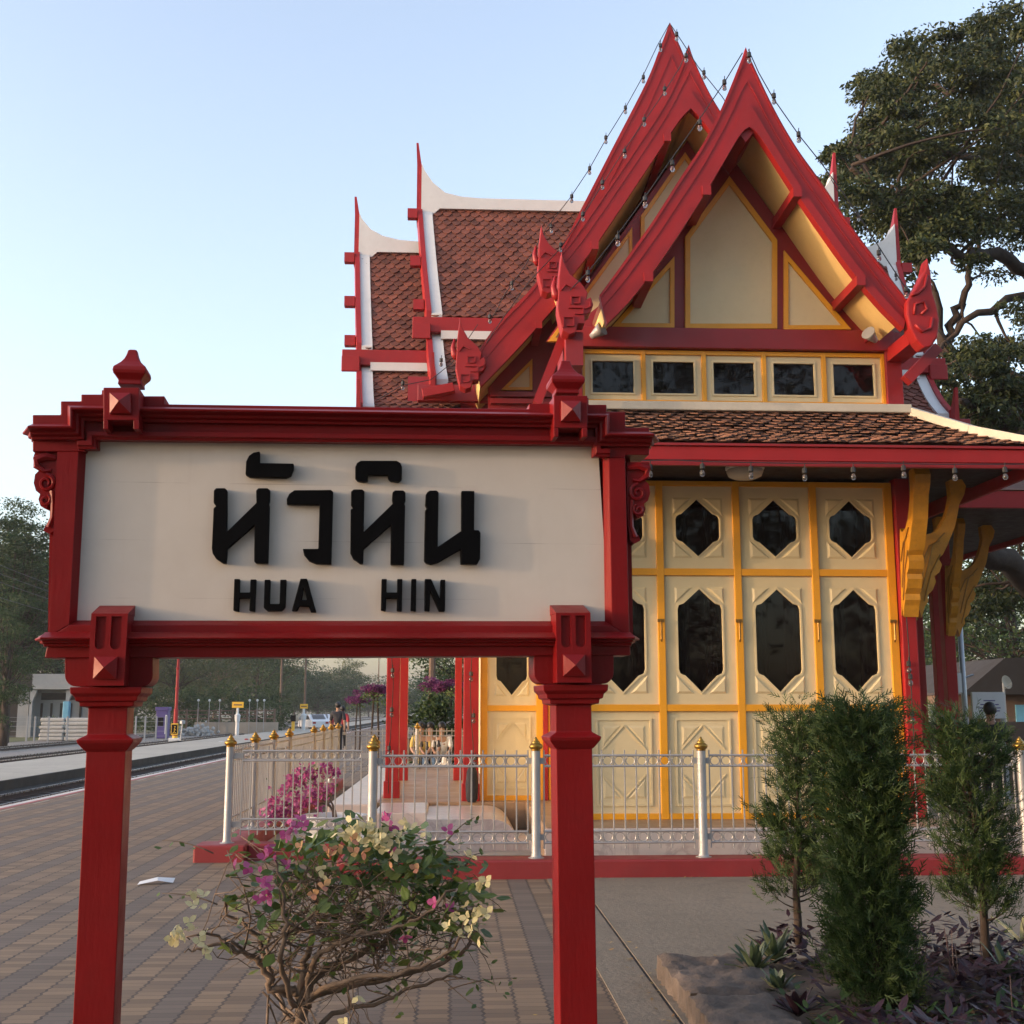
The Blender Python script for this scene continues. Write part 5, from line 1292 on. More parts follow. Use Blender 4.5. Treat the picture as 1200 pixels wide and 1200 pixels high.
# ------------------------------------------------ trees made of leaf clumps
def clump(mb, c, rad, n, L, r, flat=.55, droop=.0):
    for _ in range(n):
        o = rv(r, 1.0); o.normalize(); o *= rad*(r.random()**.45); o.z *= flat
        if o.z < -rad*flat*.45 and r.random() < .6: o.z *= -.6
        d = Vector((o.x, o.y, 0)).normalized()*.8 + rv(r, .6) + Vector((0, 0, -droop)) if o.length > 1e-6 else rv(r)
        sd = d.cross(rv(r)); 
        if sd.length < 1e-5: continue
        d.normalize(); sd.normalize(); l = L*r.uniform(.6, 1.35); w = l*.42; p = c + o
        mb.add([p - d*l*.5, p + sd*w*.5, p + d*l*.5, p - sd*w*.5], [(0,1,2,3)])
def tree(name, lab, base, h, rad, n, L, seed, mat='leaf_bg', trunk=.25, group=None, zlow=.35, shape=1.0, per=60, crad=None, open_=False, lean=(0, 0), bark='bark'):
    r = random.Random(seed); root = thing(name, lab, 'tree', tuple(base), 0, group); tr = MB(); cr = MB()
    th = h*.62; top = Vector((lean[0], lean[1], th))
    tr.tube([Vector((lean[0]*t, lean[1]*t, th*t)) + Vector((r.gauss(0, .12), r.gauss(0, .12), 0))*(1 if 0 < t < 1 else 0)*trunk*2 for t in [i/6 for i in range(7)]], [trunk*(1 - .6*i/6) for i in range(7)], 8)
    cs = []
    for k in range(n):
        while True:
            u = rv(r, 1).normalized()*(r.random()**.4)
            z = zlow*h + (u.z*.5+.5)*(1-zlow)*h
            f = math.sqrt(max(0, 1 - (u.z)**2*.55))
            p = Vector((u.x*rad*f + lean[0], u.y*rad*f + lean[1], z))
            if p.z > .2: break
        cs.append(p)
    c_ = crad or rad*.30
    for p in cs:
        clump(cr, p, c_*r.uniform(.7, 1.25), per, L, r)
        if r.random() < .5:
            s0 = Vector((lean[0]*.8, lean[1]*.8, min(th, max(h*.2, p.z*r.uniform(.5, .8))))); P = bez(s0, (s0+p)/2 + Vector((0, 0, -.05*h)), p, 5); tr.tube(P, [trunk*.32, trunk*.26, trunk*.2, trunk*.15, trunk*.1, trunk*.05], 4)
    tr.build('trunk', M[bark], root, smooth=True); cr.nofix = True; cr.build('crown', M[mat], root); return root
# big rain tree behind the pavilion on the right
r = random.Random(21); YT = 29.0
tb = Vector((at(1300, 800, YT).x, YT, 0)); rain = thing('rain_tree', 'huge dark spreading rain tree rising behind the right side of the pavilion', 'tree', tuple(tb))
tr = MB(); cr = MB()
def T2(px, py, dy=0.0): return at(px, py, YT + dy) - tb
limbs = [([(1310,850,0),(1308,720,0),(1300,600,0),(1285,500,0),(1265,410,0),(1245,320,0),(1205,200,0),(1150,110,0)], .62),
 ([(1300,740,0),(1230,705,-1.5),(1165,650,-3),(1120,600,-4),(1080,560,-5)], .42),
 ([(1265,410,0),(1215,330,0),(1168,300,-1),(1130,301,-2),(1092,270,-3),(1050,235,-4),(1000,200,-5)], .22),
 ([(1285,500,0),(1175,440,1),(1107,415,1),(1100,370,1),(1080,315,1),(1060,280,2)], .20),
 ([(1107,415,1),(1118,370,1),(1132,335,1),(1142,303,1),(1150,260,1)], .14),
 ([(1245,330,0),(1160,362,-1),(1118,392,-1),(1085,430,-2)], .13),
 ([(1270,600,0),(1220,540,-3),(1170,500,-4),(1120,470,-5)], .22),
 ([(1245,320,0),(1260,220,2),(1280,120,3)], .3), ([(1265,410,0),(1300,330,2),(1380,250,3)], .35), ([(1270,600,0),(1360,480,0),(1480,360,0)], .35),
 ([(1205,200,0),(1110,180,-2),(1040,150,-3),(990,180,-3)], .13), ([(1120,110,0),(1070,95,1),(1030,95,1)], .09), ([(1205,200,0),(1170,120,3),(1170,40,3)], .12)]
nodes = []
for pl, r0 in limbs:
    P = clean([T2(*p) for p in pl], 4); n = len(P); P = [p + rv(r, .07) for p in P]; tr.tube(P, [r0*(1 - .72*i/(n-1)) for i in range(n)], 7); nodes += P[n//3:]
def poly_in(x, y, poly):
    c = False; j = len(poly)-1
    for i in range(len(poly)):
        xi, yi = poly[i]; xj, yj = poly[j]
        if (yi > y) != (yj > y) and x < (xj-xi)*(y-yi)/(yj-yi) + xi: c = not c
        j = i
    return c
crown_poly = [(1215,-5),(1165,18),(1130,38),(1105,32),(1085,55),(1060,45),(1045,65),(1048,78),(1020,92),(1008,105),(1015,120),(995,133),(1005,158),(975,165),(958,181),(985,203),(960,218),(985,250),(1010,275),(1050,290),(1075,300),(1110,270),(1150,290),(1215,270)]
low_poly = [(1215,385),(1150,395),(1105,425),(1090,470),(1110,540),(1150,520),(1215,500)]
mid_poly = [(1040,260),(1100,240),(1215,250),(1215,400),(1120,420),(1070,340)]
under_poly = [(1080,540),(1215,500),(1215,700),(1140,730),(1080,700)]
cl = []
def fill(poly, n, dmin, dmax):
    xs = [p[0] for p in poly]; ys = [p[1] for p in poly]; k = 0
    while k < n:
        x, y = r.uniform(min(xs), max(xs)), r.uniform(min(ys), max(ys))
        if poly_in(x, y, poly): cl.append(T2(x, y, r.uniform(dmin, dmax))); k += 1
fill(crown_poly, 265, -6, 6); fill(low_poly, 74, -5, 4); fill(mid_poly, 16, -5, 5); fill(under_poly, 60, -2, 7)
n0 = len(cl)
for k in range(90):                                  # the rest of the crown, outside the frame to the right
    x, y = r.uniform(1225, 1560), r.uniform(-10, 470)
    if ((x-1250)/330)**2 + ((y-300)/330)**2 < 1: cl.append(T2(x, y, r.uniform(-7, 7)))
for i, p in enumerate(cl):
    clump(cr, p, r.uniform(.38, .78), 300 if i < n0 else 70, .135 if i < n0 else .3, r, .45, .6)
    if r.random() < (.22 if p.z > 11 else .5):
        s0 = min((nodes[r.randrange(len(nodes))] for _ in range(26)), key=lambda q: (q-p).length); P = bez(s0, (s0+p)/2 + rv(r, .35) + Vector((0, 0, -.2)), p, 6); P = [q + rv(r, .04) for q in P]
        tr.tube(P, [.05, .042, .034, .028, .022, .016, .010], 4)
tr.build('trunk', M['bark'], rain, smooth=True); cr.nofix = True; cr.build('crown', M['leaf_dark'], rain)
# trees across the tracks and far down the line
def place(px, Y): return (px - 530)/FP*Y*1.0
def bt(name, lab, px, Y, ptop, rad, n, L, seed, **k):
    h = at(px, ptop, Y).z + .45; x = at(px, 832, Y).x; L *= .55; k['per'] = int(k.get('per', 60)*2.3); return tree(name, lab, (x, Y, -.45), h, rad, n, L, seed, group='trees across the tracks', **k)
bt('shade_tree', 'tall leafy tree at the left edge, reaching above the white hut', 8, 74, 590, 3.7, 210, .36, 1, per=80, crad=.95, zlow=.28)
bt('cypress_tree', 'dark pointed evergreen in front of the tall tree at the left edge', 6, 66, 688, 1.5, 46, .24, 2, per=90, crad=.6, zlow=.05)
bt('shade_tree', 'dark tree filling the gap behind the white hut', 62, 96, 640, 5.5, 80, .42, 3, per=70, crad=1.5, zlow=.1)
bt('shade_tree', 'dark rounded tree standing between the hut and the red lamp post', 118, 112, 690, 5.5, 70, .45, 4, per=70, crad=1.6, zlow=.1)
bt('olive_tree', 'pale olive tree directly behind the red lamp post', 205, 120, 735, 4.6, 70, .45, 5, mat='leaf_olive', per=70, crad=1.4, zlow=.08)
bt('olive_tree', 'pale olive tree with bare limbs right of the red lamp post', 252, 132, 715, 5.2, 60, .5, 6, mat='leaf_olive', per=60, crad=1.5, zlow=.2, bark='bark_pale')
bt('shade_tree', 'dark tree above the yellow station board', 300, 150, 690, 6.5, 80, .55, 7, per=70, crad=1.9, zlow=.06)
bt('shade_tree', 'dark tree beside the first power pole', 330, 165, 700, 4.5, 50, .55, 8, per=70, crad=1.7, zlow=.06)
bt('shade_tree', 'hazy broad tree behind the parked cars', 372, 215, 778, 9.0, 80, .7, 9, per=70, crad=2.4, zlow=.05)
bt('shade_tree', 'hazy pale tree farthest down the line', 402, 270, 772, 7.0, 46, .8, 10, per=60, crad=2.4, zlow=.25, mat='leaf_olive')
bt('shade_tree', 'hazy low tree at the vanishing end of the tracks', 432, 330, 808, 12.0, 60, 1.0, 11, per=60, crad=3.0, zlow=.05)
bt('shade_tree', 'dark round tree rising over the left verandah', 560, 60, 700, 4.5, 70, .34, 12, per=70, crad=1.3, zlow=.3)
bt('shade_tree', 'loose green tree seen between the verandah columns', 538, 75, 758, 2.6, 30, .3, 13, per=70, crad=.9, zlow=.35)
for k, (px, Y, pt_, rad, lab) in enumerate(((1120, 62, 640, 7, 'dark tree behind the right verandah columns'), (1195, 56, 600, 6, 'dark tree over the house with the satellite dish'), (1080, 75, 700, 6, 'dark hedge-like tree low behind the right verandah'))):
    h = at(px, pt_, Y).z; tree('garden_tree', lab, (at(px, 832, Y).x, Y, 0), h, rad, 90, .24, 30+k, per=150, crad=1.5, zlow=.12, group='trees behind the right verandah')
# purple bougainvillea standards beyond the back railing
for k, (px, Y, py0, w, lab) in enumerate(((440, 30, 812, .30, 'purple bougainvillea standard on two thin stems left of the verandah columns'), (507, 31, 806, .42, 'wide purple bougainvillea standard between the verandah columns'), (526, 29, 808, .30, 'smaller purple bougainvillea standard beside the inner column'), (420, 44, 822, .35, 'far purple bougainvillea standard near the walking pair'))):
    b0 = Vector((at(px, 832, Y).x, Y, 0)); rt = thing('bougainvillea_standard', lab, 'small tree', tuple(b0), 0, 'bougainvillea standards on the platform'); zc = at(px, py0, Y).z
    st_ = MB(); rr = random.Random(50+k); cr_ = MB(); lv_ = MB()
    for s in (-.07, .07): st_.tube([(s, 0, 0), (s*1.2, .02, zc*.5), (s*.6, 0, zc)], [.035, .03, .025], 6)
    for q in range(26): clump(cr_, Vector((rr.gauss(0, w*.5), rr.gauss(0, w*.45), zc + rr.gauss(.06, .06))), .16, 90, .06, rr, .6)
    for q in range(10): clump(lv_, Vector((rr.gauss(0, w*.5), rr.gauss(0, w*.5), zc - .10 + rr.gauss(0, .06))), .16, 20, .08, rr, .8)
    st_.build('stem', M['bark'], rt); cr_.nofix = lv_.nofix = True; cr_.build('purple_bracts', M['violet'], rt); lv_.build('leaves', M['leaf_green'], rt)

# trees behind the photographer: the panes of the pavilion mirror them
for k, (x, y, h, rad) in enumerate(((-3, -12, 12, 6), (6, -10, 15, 7), (15, -8, 15, 7), (25, -2, 14, 7), (-13, -18, 11, 6))):
    tree('garden_tree', ('leafy tree on the platform behind the photographer', 'broad tree behind the photographer, opposite the pavilion doors', 'broad tree beyond the planting bed, right of the photographer', 'leafy tree at the far right of the yard', 'small leafy tree far behind the photographer')[k], (x, y, 0), h, rad, 80, .28, 60+k, per=170, crad=2.0, zlow=.03, group='trees behind the photographer')

for k, (px, Y, pt_, rad, n, lab) in enumerate(((160, 175, 745, 9, 90, 'dark tree mass left of the olive trees, behind the purple booth'), (228, 185, 738, 9, 90, 'tall dark tree behind the two olive trees'), (275, 205, 742, 9, 90, 'dark tree rising behind the white lamp globes'), (312, 230, 752, 9, 80, 'dark tree behind the first power pole'),
        (345, 280, 786, 10, 70, 'hazy low tree between the two power poles'), (390, 330, 790, 12, 70, 'pale hazy tree mass above the parked cars'), (420, 420, 806, 16, 70, 'faint tree mass at the far end of the line'), (455, 380, 800, 12, 60, 'faint tree seen left of the verandah columns'),
        (30, 120, 620, 8, 90, 'dark tree behind the tall tree at the left edge'), (-30, 90, 610, 6, 80, 'leafy tree just outside the left edge'), (500, 240, 790, 12, 60, 'faint tree between the verandah columns'), (545, 200, 780, 10, 60, 'faint tree behind the inner verandah column'))):
    bt('distant_tree', lab, px, Y, pt_, rad, n, .9, 90+k, per=60, crad=rad*.28, zlow=.02)
hb = tree('shrub', 'dark shrub behind the seated people on the far bench', tuple(Vector((at(508, 832, 28.2).x, 28.2, 0))), 1.75, 1.0, 26, .12, 201, per=150, crad=.42, zlow=.05, trunk=.06)

hd = MB(); r = random.Random(333)
for k in range(150):
    q = at(150 + 185*r.random(), 832, r.uniform(101, 110)); clump(hd, Vector((q.x, q.y, -.2 + r.random()**1.3*3.4)), r.uniform(.6, 1.0), 90, .26, r, .8)
hd.nofix = True; tag(hd.build('hedge', M['leaf_bg']), 'dark overgrown hedge filling the space behind the brown railing', 'hedge')
hd = MB()
for k in range(60):
    q = at(-20 + 50*r.random(), 832, r.uniform(93, 98)); clump(hd, Vector((q.x, q.y, -.2 + r.random()*3.5)), r.uniform(.6, 1.0), 90, .26, r, .8)
hd.nofix = True; tag(hd.build('hedge', M['leaf_bg']), 'dark hedge behind the white hut at the left edge', 'hedge')
# ================================================================== BACKGROUND THINGS
def gpos(px, Y, z=-.44): q = at(px, 832, Y); return Vector((q.x, Y, z))
def pxw(n, Y): return n/FP*Y
M['booth'] = paint('purple_booth', (0.07, 0.05, 0.20), 0.4, 0.1, 2); M['sign_yellow'] = paint('sign_yellow', (0.78, 0.45, 0.03), 0.5, 0.06, 2)
M['car_white'] = paint('car_white_paint', (0.70, 0.71, 0.73), 0.2, 0.04, 2); M['rubber'] = paint('rubber', (0.02, 0.02, 0.02), 0.8, 0.1, 4)
M['slab'] = paint('pale_slab', (0.40, 0.40, 0.39), 0.85, 0.15, 2.5, dirt=0.4, dirtcol=(0.2, 0.19, 0.18), bump=0.3)
M['roof_grey'] = paint('grey_roof', (0.028, 0.025, 0.024), 0.85, 0.2, 1.0); M['wood_dark'] = paint('weathered_wood', (0.13, 0.085, 0.06), 0.85, 0.25, 2)
M['blue'] = paint('blue_tarp', (0.12, 0.34, 0.50), 0.5, 0.15, 2)
M['hut'] = paint('grey_whitewash', (0.27, 0.285, 0.30), 0.8, 0.1, 0.6, dirt=0.35, dirtcol=(0.16, 0.16, 0.16))
# white hut with a flat fascia at the left
Y = 88.0; hut = thing('hut', 'low white station hut with flat roof fascia behind the wire fence at left', 'building', tuple(gpos(60, Y)))
X_ = lambda px: pxw(px - 60, Y); Z_ = lambda py: at(60, py, Y).z + .44
w_ = MB(); w_.box(X_(22), X_(34), .1, 4, 0, Z_(806)); w_.box(X_(34), X_(130), 1.2, 4, 0, Z_(806)); w_.build('wall', M['hut'], hut)
MB().box(X_(40), X_(130), -.6, 4.2, Z_(808), Z_(790)).build('roof', M['hut'], hut, bevel=.03)
MB().prism([[(X_(10), Z_(808)), (X_(40) - .01, Z_(806)), (X_(40) - .01, Z_(791)), (X_(26), Z_(789))]], lambda u, v, k: Vector((u, 4.3 if k else -.4, v))).build('roof', M['roof_grey'], hut)
for a, b_ in ((37, 40), (77, 80), (118, 121)):
    c = MB(); c.box(X_(a), X_(b_), -.3, -.05, 0, Z_(822)); c.prism([[(X_(a), Z_(822)), (X_(b_), Z_(822)), (X_(b_ + 4), Z_(811)), (X_(b_ + 4), Z_(808.5)), (X_(a), Z_(808.5))]], lambda u, v, k: Vector((u, -.05 if k else -.3, v))); c.build('column', M['hut'], hut)
for i in range(7):
    a = 42 + i*11; MB().box(X_(a), X_(a + 2.2), 1.12, 1.198, Z_(843), Z_(824)).build('louvre', M['roof_grey'], hut)
MB().box(X_(42), X_(118), 1.14, 1.197, Z_(820), Z_(812)).build('louvre', M['roof_grey'], hut)
MB().box(X_(6), X_(22) - .01, .3, 4, 0, Z_(812)).build('door', M['dark'], hut)
tag(MB().box(X_(77) + hut.location.x, X_(84) + hut.location.x, Y - .9, Y - .45, -.44, -.44 + Z_(822)).build('water_tank', M['blue'], bevel=.05), 'pale blue upright tank beside the middle column of the white hut', 'tank')
# small shrub by the hut
tree('shrub', 'small green shrub growing against the wall of the white hut', tuple(gpos(60, 86)), 1.35, .9, 10, .2, 77, per=60, crad=.4, zlow=.1, trunk=.05)
# concrete slabs strapped in a pile
r = random.Random(4)
for i in range(6):
    for j in range(2):
        q = gpos(48, 78); o = MB().box(0, pxw(27, 78), 0, 1.0, .02, .235).build('concrete_slab', M['slab'], bevel=.07)
        o.location = (q.x + j*pxw(27.4, 78) + r.uniform(-.06, .06), 78 + r.uniform(-.05, .05), -.44 + i*.24)
        tag(o, 'pale concrete slab in the strapped pile behind the wire fence', 'slab', 'strapped pile of concrete slabs')
# wire fence on white posts
wf = thing('fence', 'low wire fence on white posts along the far lawn at the left', 'fence', (0, 0, 0)); Yf = 76.0; pr = None
for px in (-30, 6, 33, 42, 58, 80, 118, 160, 171, 184, 196):
    q = gpos(px, Yf); MB().box(q.x - .045, q.x + .045, Yf - .05, Yf + .05, -.44, 1.12).build('post', M['hut'], wf)
wm = MB()
for z in (-.1, .2, .5, .8, 1.05): wm.tube([(gpos(-40, Yf).x, Yf, z), (gpos(196, Yf).x, Yf, z)], .008, 4)
wm.build('wires', M['grey_metal'], wf)
# rail fence with low wall further on
Yf = 96.0; rf = thing('fence', 'brown railing with white ball-topped posts on a low grey wall beyond the tracks', 'fence', (0, 0, 0))
xa, xb = gpos(205, Yf).x, gpos(322, Yf).x
MB().box(xa + 1.6, xb + .3, Yf - .15, Yf + .15, -.44, .55).build('wall', M['concrete'], rf)
for z in (.78, 1.10, 1.4): MB().box(xa, xb, Yf - .04, Yf + .04, z, z + .09).build('rail', M['wood_dark'], rf)
for px in (205, 219, 232, 245, 258, 273, 290, 301, 311, 322):
    x = gpos(px, Yf).x; MB().box(x - .07, x + .07, Yf - .08, Yf + .08, -.44, 1.6).build('post', M['wood_dark'], rf)
for px in (233, 246, 258, 293, 302, 310):
    x = gpos(px, Yf).x; p = MB().tube([(x, Yf - .3, -.44), (x, Yf - .3, 2.15)], .022, 6).build('lamp_post', M['grey_metal'], rf); MB().ball((x, Yf - .3, 2.25), .10, 8, 6).build('globe', M['house_white'], p)
# purple booth
Y = 84; q = gpos(190, Y); bo = thing('phone_booth', 'purple telephone booth standing on the lawn left of the red lamp post', 'booth', tuple(q))
k = pxw(1, Y); MB().box(-6.5*k, 6.5*k, 0, .8, 0, at(190, 833, Y).z + .44).build('body', M['booth'], bo, bevel=.03); MB().box(-7.5*k, 7.5*k, -.06, .86, at(190, 833, Y).z + .441, at(190, 828.5, Y).z + .44).build('canopy', M['booth'], bo, bevel=.03)
MB().box(-4*k, 2*k, -.03, -.003, .85, 1.45).build('window', M['glass'], bo); MB().box(4*k, 6*k, -.03, -.003, .3, 1.6).build('side_panel', M['house_white'], bo)
# red lamp post with a yellow plate on a white foot
Y = 74; q = gpos(206.5, Y); lp = thing('lamp_post', 'tall thin red pole with small yellow plate on a white foot between the tracks', 'lamp post', tuple(q))
k = pxw(1, Y); MB().box(-6*k, 6*k, -.3, .3, 0, .26).build('foot', M['house_white'], lp, bevel=.03)
p = MB(); p.tube([(0, 0, .2), (0, 0, 1.9), (.0, 0, 2.0), (0, 0, 8.5)], [.13, .13, .10, .07], 8)
for z in (1.9, 3.2, 4.4): p.lathe([(.11, z), (.15, z + .05), (.11, z + .1)], (0, 0, 0), 8)
p.build('pole', M['red'], lp)
MB().lathe([(.16, .262), (.16, .40)], (0, 0, 0), 8).build('collar', M['sign_yellow'], lp)
pl = MB().box(-3.8*k, 3.8*k, -.24, -.14, .45, 1.14).build('plate', M['sign_yellow'], lp, bevel=.01); MB().box(-3.2*k, 3.2*k, -.246, -.2405, .52, 1.07).build('plate_field', M['black'], pl)
f_ = MB()
for a, b_ in (((0, .62), (0, .85)), ((0, .85), (.10, .72)), ((0, .64), (-.1, .55)), ((0, .64), (.11, .56))): f_.beam((a[0], -.25, a[1]), (b_[0], -.25, b_[1]), .03, .008, up=(0, 1, 0))
f_.ball((.03, -.25, .93), .04, 6, 5); f_.build('pictogram', M['sign_yellow'], pl)
# platform name boards and track signals
def board(px, Y, py0, py1, wpx, lab, cat='sign', foot=True):
    q = gpos(px, Y); rt = thing('track_sign', lab, cat, tuple(q)); k = pxw(1, Y); z0, z1 = at(px, py1, Y).z + .44, at(px, py0, Y).z + .44
    p = MB().lathe([(2.2*k, 0), (2.2*k, z0*.5), (2.8*k, z0*.55), (3.4*k, z0*.75), (1.4*k, z0*.8), (1.4*k, z0)], (0, .05, 0), 8).build('post', M['house_white'], rt)
    b_ = MB().box(-wpx/2*k, wpx/2*k, 0, .08, z0 + .002, z1).build('panel', M['sign_yellow'], rt, bevel=.015); MB().box(-wpx*.36*k, wpx*.36*k, -.008, -.001, z0 + (z1-z0)*.40, z0 + (z1-z0)*.6).build('lettering', M['wood_dark'], b_); return rt
board(278.5, 88, 822.5, 829.5, 13, 'small yellow board on a white post in front of the brown railing')
board(356, 104, 825, 830.5, 9, 'yellow board on a pole left of the parked cars')
q = gpos(356, 104.5); sg = thing('signal', 'dwarf track signal with yellow striped mast under the second yellow board', 'signal', (q.x - .3, 100, -.44)); MB().box(-.12, .12, 0, .2, 0, 1.0).build('mast', M['sign_yellow'], sg); MB().box(-.2, .2, -.05, .2, 1.0, 1.5).build('head', M['black'], sg); MB().box(-.35, .35, -.1, .3, 0, .15).build('foot', M['house_white'], sg)
for px, Y, lab in ((213, 73, 'small grey point lever beside the foot of the red pole'), (351, 108, 'dark ground signal beside the second yellow board')):
    q = gpos(px, Y); s = thing('point_lever', lab, 'lever', tuple(q)); MB().box(-.15, .15, -.1, .1, 0, .12).build('base', M['dark'], s); MB().tube([(0, 0, .1), (.08, 0, 1.1)], .04, 6).build('lever', M['grey_metal'], s); MB().lathe([(.02, 1.1), (.16, 1.12), (.16, 1.3), (.03, 1.34)], (.08, 0, 0), 8).build('lever_head', M['grey_metal'], s)
for px, Y, lab in ((264, 66, 'pair of small white marker blocks between the rails'), (290, 70, 'small red marker between the rails')):
    q = gpos(px, Y); mt = 'house_white' if px < 280 else 'red'; o = MB().box(-.30, -.03, 0, .15, 0, .26).box(.03, .30, 0, .15, 0, .26).build('track_marker', M[mt], bevel=.02) if px < 280 else MB().lathe([(.2, 0), (.16, .22), (.06, .32)], (0, 0, 0), 8).build('track_marker', M[mt]); o.location = q; tag(o, lab, 'marker')
r = random.Random(8); rm = MB()
for k_ in range(240): 
    c = gpos(r.gauss(232, 9), 93.5 + r.gauss(0, .5)); c.z = -.44 + abs(r.gauss(0, .28)); rm.ball(c, r.uniform(.07, .17), 5, 4)
o = rm.build('rubble', M['slab']); o['kind'] = 'stuff'
# cars
def car(px, Y, lab, rot, mat='car_white', s=1.0):
    q = gpos(px, Y, -.42); rt = thing('parked_car', lab, 'car', tuple(q), rot, 'cars parked beyond the tracks')
    prof = [(-2.1, .35), (2.1, .35), (2.15, .75), (1.9, .95), (1.1, 1.02), (.55, 1.48), (-1.0, 1.52), (-1.75, 1.05), (-2.12, .95)]
    MB().prism([prof], lambda u, v, k: Vector((u, .82 if k else -.82, v))).build('body', M[mat], rt, bevel=.08)
    win = [(.95, 1.03), (.5, 1.40), (-.95, 1.43), (-1.5, 1.06)]
    for y0, y1 in ((-.835, -.822), (.822, .835)): MB().prism([win], lambda u, v, k: Vector((u, y1 if k else y0, v))).build('side_window', M['glass'], rt)
    MB().add([(1.12, -.65, 1.045), (1.12, .65, 1.045), (.6, .6, 1.47), (.6, -.6, 1.47)], [(0,1,2,3)]).build('windscreen', M['glass'], rt)
    MB().add([(-1.76, -.62, 1.10), (-1.76, .62, 1.10), (-1.08, .58, 1.52), (-1.08, -.58, 1.52)], [(0,1,2,3)]).build('rear_window', M['glass'], rt)
    for x in (-1.3, 1.35):
        for y in (-.72, .72): MB().torus((x, y, .32), .23, .09, (1, 0, 0), (0, 0, 1), 12, 6).build('wheel', M['rubber'], rt)
    for y in (-.6, .6): MB().box(-2.14, -2.08, y - .14, y + .14, .68, .86).build('tail_light', M['red'], rt)
    return rt
car(367.5, 112, 'white hatchback at the head of the row of parked cars', R(115)); car(376, 120, 'white van-like car parked behind the first white car', R(100)); car(384, 128, 'dark red car last in the parked row, partly hidden by the walking man', R(95), 'dark_red')
# utility poles and wires
def upole(px, Y, ptop, lab, arms=((.0, 1.2),), mat='dark'):
    q = gpos(px, Y); rt = thing('utility_pole', lab, 'pole', tuple(q), 0, 'power poles along the line'); h = at(px, ptop, Y).z + .44
    MB().tube([(0, 0, 0), (0, 0, h)], [.17, .10], 8).build('pole', M['wood_dark'], rt)
    for dz, hw in arms:
        a = MB().box(-hw, hw, -.18, -.08, h - .5 - dz, h - .36 - dz).build('crossarm', M['wood_dark'], rt)
        for x in (-hw*.9, -hw*.45, hw*.45, hw*.9): MB().lathe([(.05, 0), (.07, .06), (.04, .16)], (x, -.13, h - .358 - dz), 6).build('insulator', M['house_white'], a)
    return Vector((q.x, Y, h - .44))
t1 = upole(328.5, 140, 735, 'dark power pole with crossarms left of the yellow board', ((0, 1.2), (1.3, 1.0), (3.2, .9)))
t2 = upole(357, 150, 745, 'dark power pole rising behind the second yellow board', ((0, 1.2), (1.5, 1.0)))
t3 = upole(443, 260, 757, 'far thin power pole beside the bougainvillea standard', ((0, 2.0),))
t4 = upole(506, 44, 690, 'dark power pole standing between the verandah columns', ((0, 1.0),))
ww = thing('overhead_wires', 'dark overhead wires sagging along the railway between the power poles', 'wires', (0, 0, 0))
def sag(a, b_, s, nm='wire', rad=.012, mat='wire'):
    P = [a.lerp(b_, t) - Vector((0, 0, s*4*t*(1-t))) for t in [i/16 for i in range(17)]]; return MB().tube(P, rad, 4).build(nm, M[mat], ww)
for dz in (0, .5, 1.3): 
    sag(t1 + Vector((.9, 0, -.4-dz)), t3 + Vector((1.8, 0, -.4-dz)), 1.5, rad=.03); sag(t2 + Vector((.9, 0, -.2-dz)), t3 + Vector((-1.8, 0, -.2-dz)), 1.2, rad=.03)
t0 = Vector((at(-30, 650, 60).x, 60, at(-30, 650, 60).z))
for dz in (0, .45, .9, 1.7): sag(t0 + Vector((0, 0, -dz)), t1 + Vector((-.9, 0, -.4 - dz*.6)), 1.4, rad=.014)
# ------------------------------------------------ right-hand background
Y = 34.0; hs = thing('house', 'low brown house with a dark pitched roof at the right edge behind the shrubs', 'house', tuple(gpos(1180, Y, 0)))
k = pxw(1, Y); zh = lambda py: at(1180, py, Y).z
MB().box(-60*k, 80*k, 0, 5, 0, zh(812)).build('wall', M['wood_dark'], hs)
MB().prism([[(-62*k, zh(814)), (90*k, zh(814)), (90*k, zh(770)), (-8*k, zh(772))]], lambda u, v, kk: Vector((u, 5.4 if kk else -.5, v))).build('roof', M['roof_grey'], hs)
MB().box(-30*k, -16*k, -.04, -.003, zh(850), zh(822)).build('door', M['hip'], hs)
MB().box(10*k, 30*k, -.05, -.003, zh(848), zh(826)).build('awning_panel', M['blue'], hs)
Y = 22.0; q = gpos(1109, Y, 0); wl = MB().box(at(1078, 832, Y).x, at(1400, 832, Y).x, Y, Y + .2, 0, at(1100, 846, Y).z).build('garden_wall', M['wood_dark']); tag(wl, 'low brown wall behind the railing at the right', 'wall')
Y = 26.0
for px, w in ((1092, 5), (1101, 7)):
    q = gpos(px, Y, 0); o = MB().box(q.x - pxw(w/2, Y), q.x + pxw(w/2, Y), Y, Y + .3, 0, at(px, 826, Y).z).build('gate_pillar', M['hip'], bevel=.02); tag(o, 'narrow cream pillar seen low between the dark verandah columns' if px < 1097 else 'wider cream pillar seen low beside the outer verandah columns', 'pillar')
Y = 19.0; q = gpos(1160, Y, 0); nb = thing('notice_board', 'white printed notice board with two small emblems behind the right cypress', 'notice board', tuple(q)); k = pxw(1, Y); z = lambda py: at(1160, py, Y).z
for s in (-17, 17): MB().box(s*k - .03, s*k + .03, .03, .09, 0, z(811)).build('leg', M['grey_metal'], nb)
pn = MB().box(-20*k, 19*k, 0, .028, z(842), z(811)).build('panel', M['house_white'], nb)
for i, (w, py) in enumerate(((14, 821), (22, 825.5), (26, 829.5), (24, 833), (20, 836.5))): MB().box(-w/2*k, w/2*k, -.004, -.0005, z(py + .7), z(py - .5)).build('text_line', M['booth'], pn)
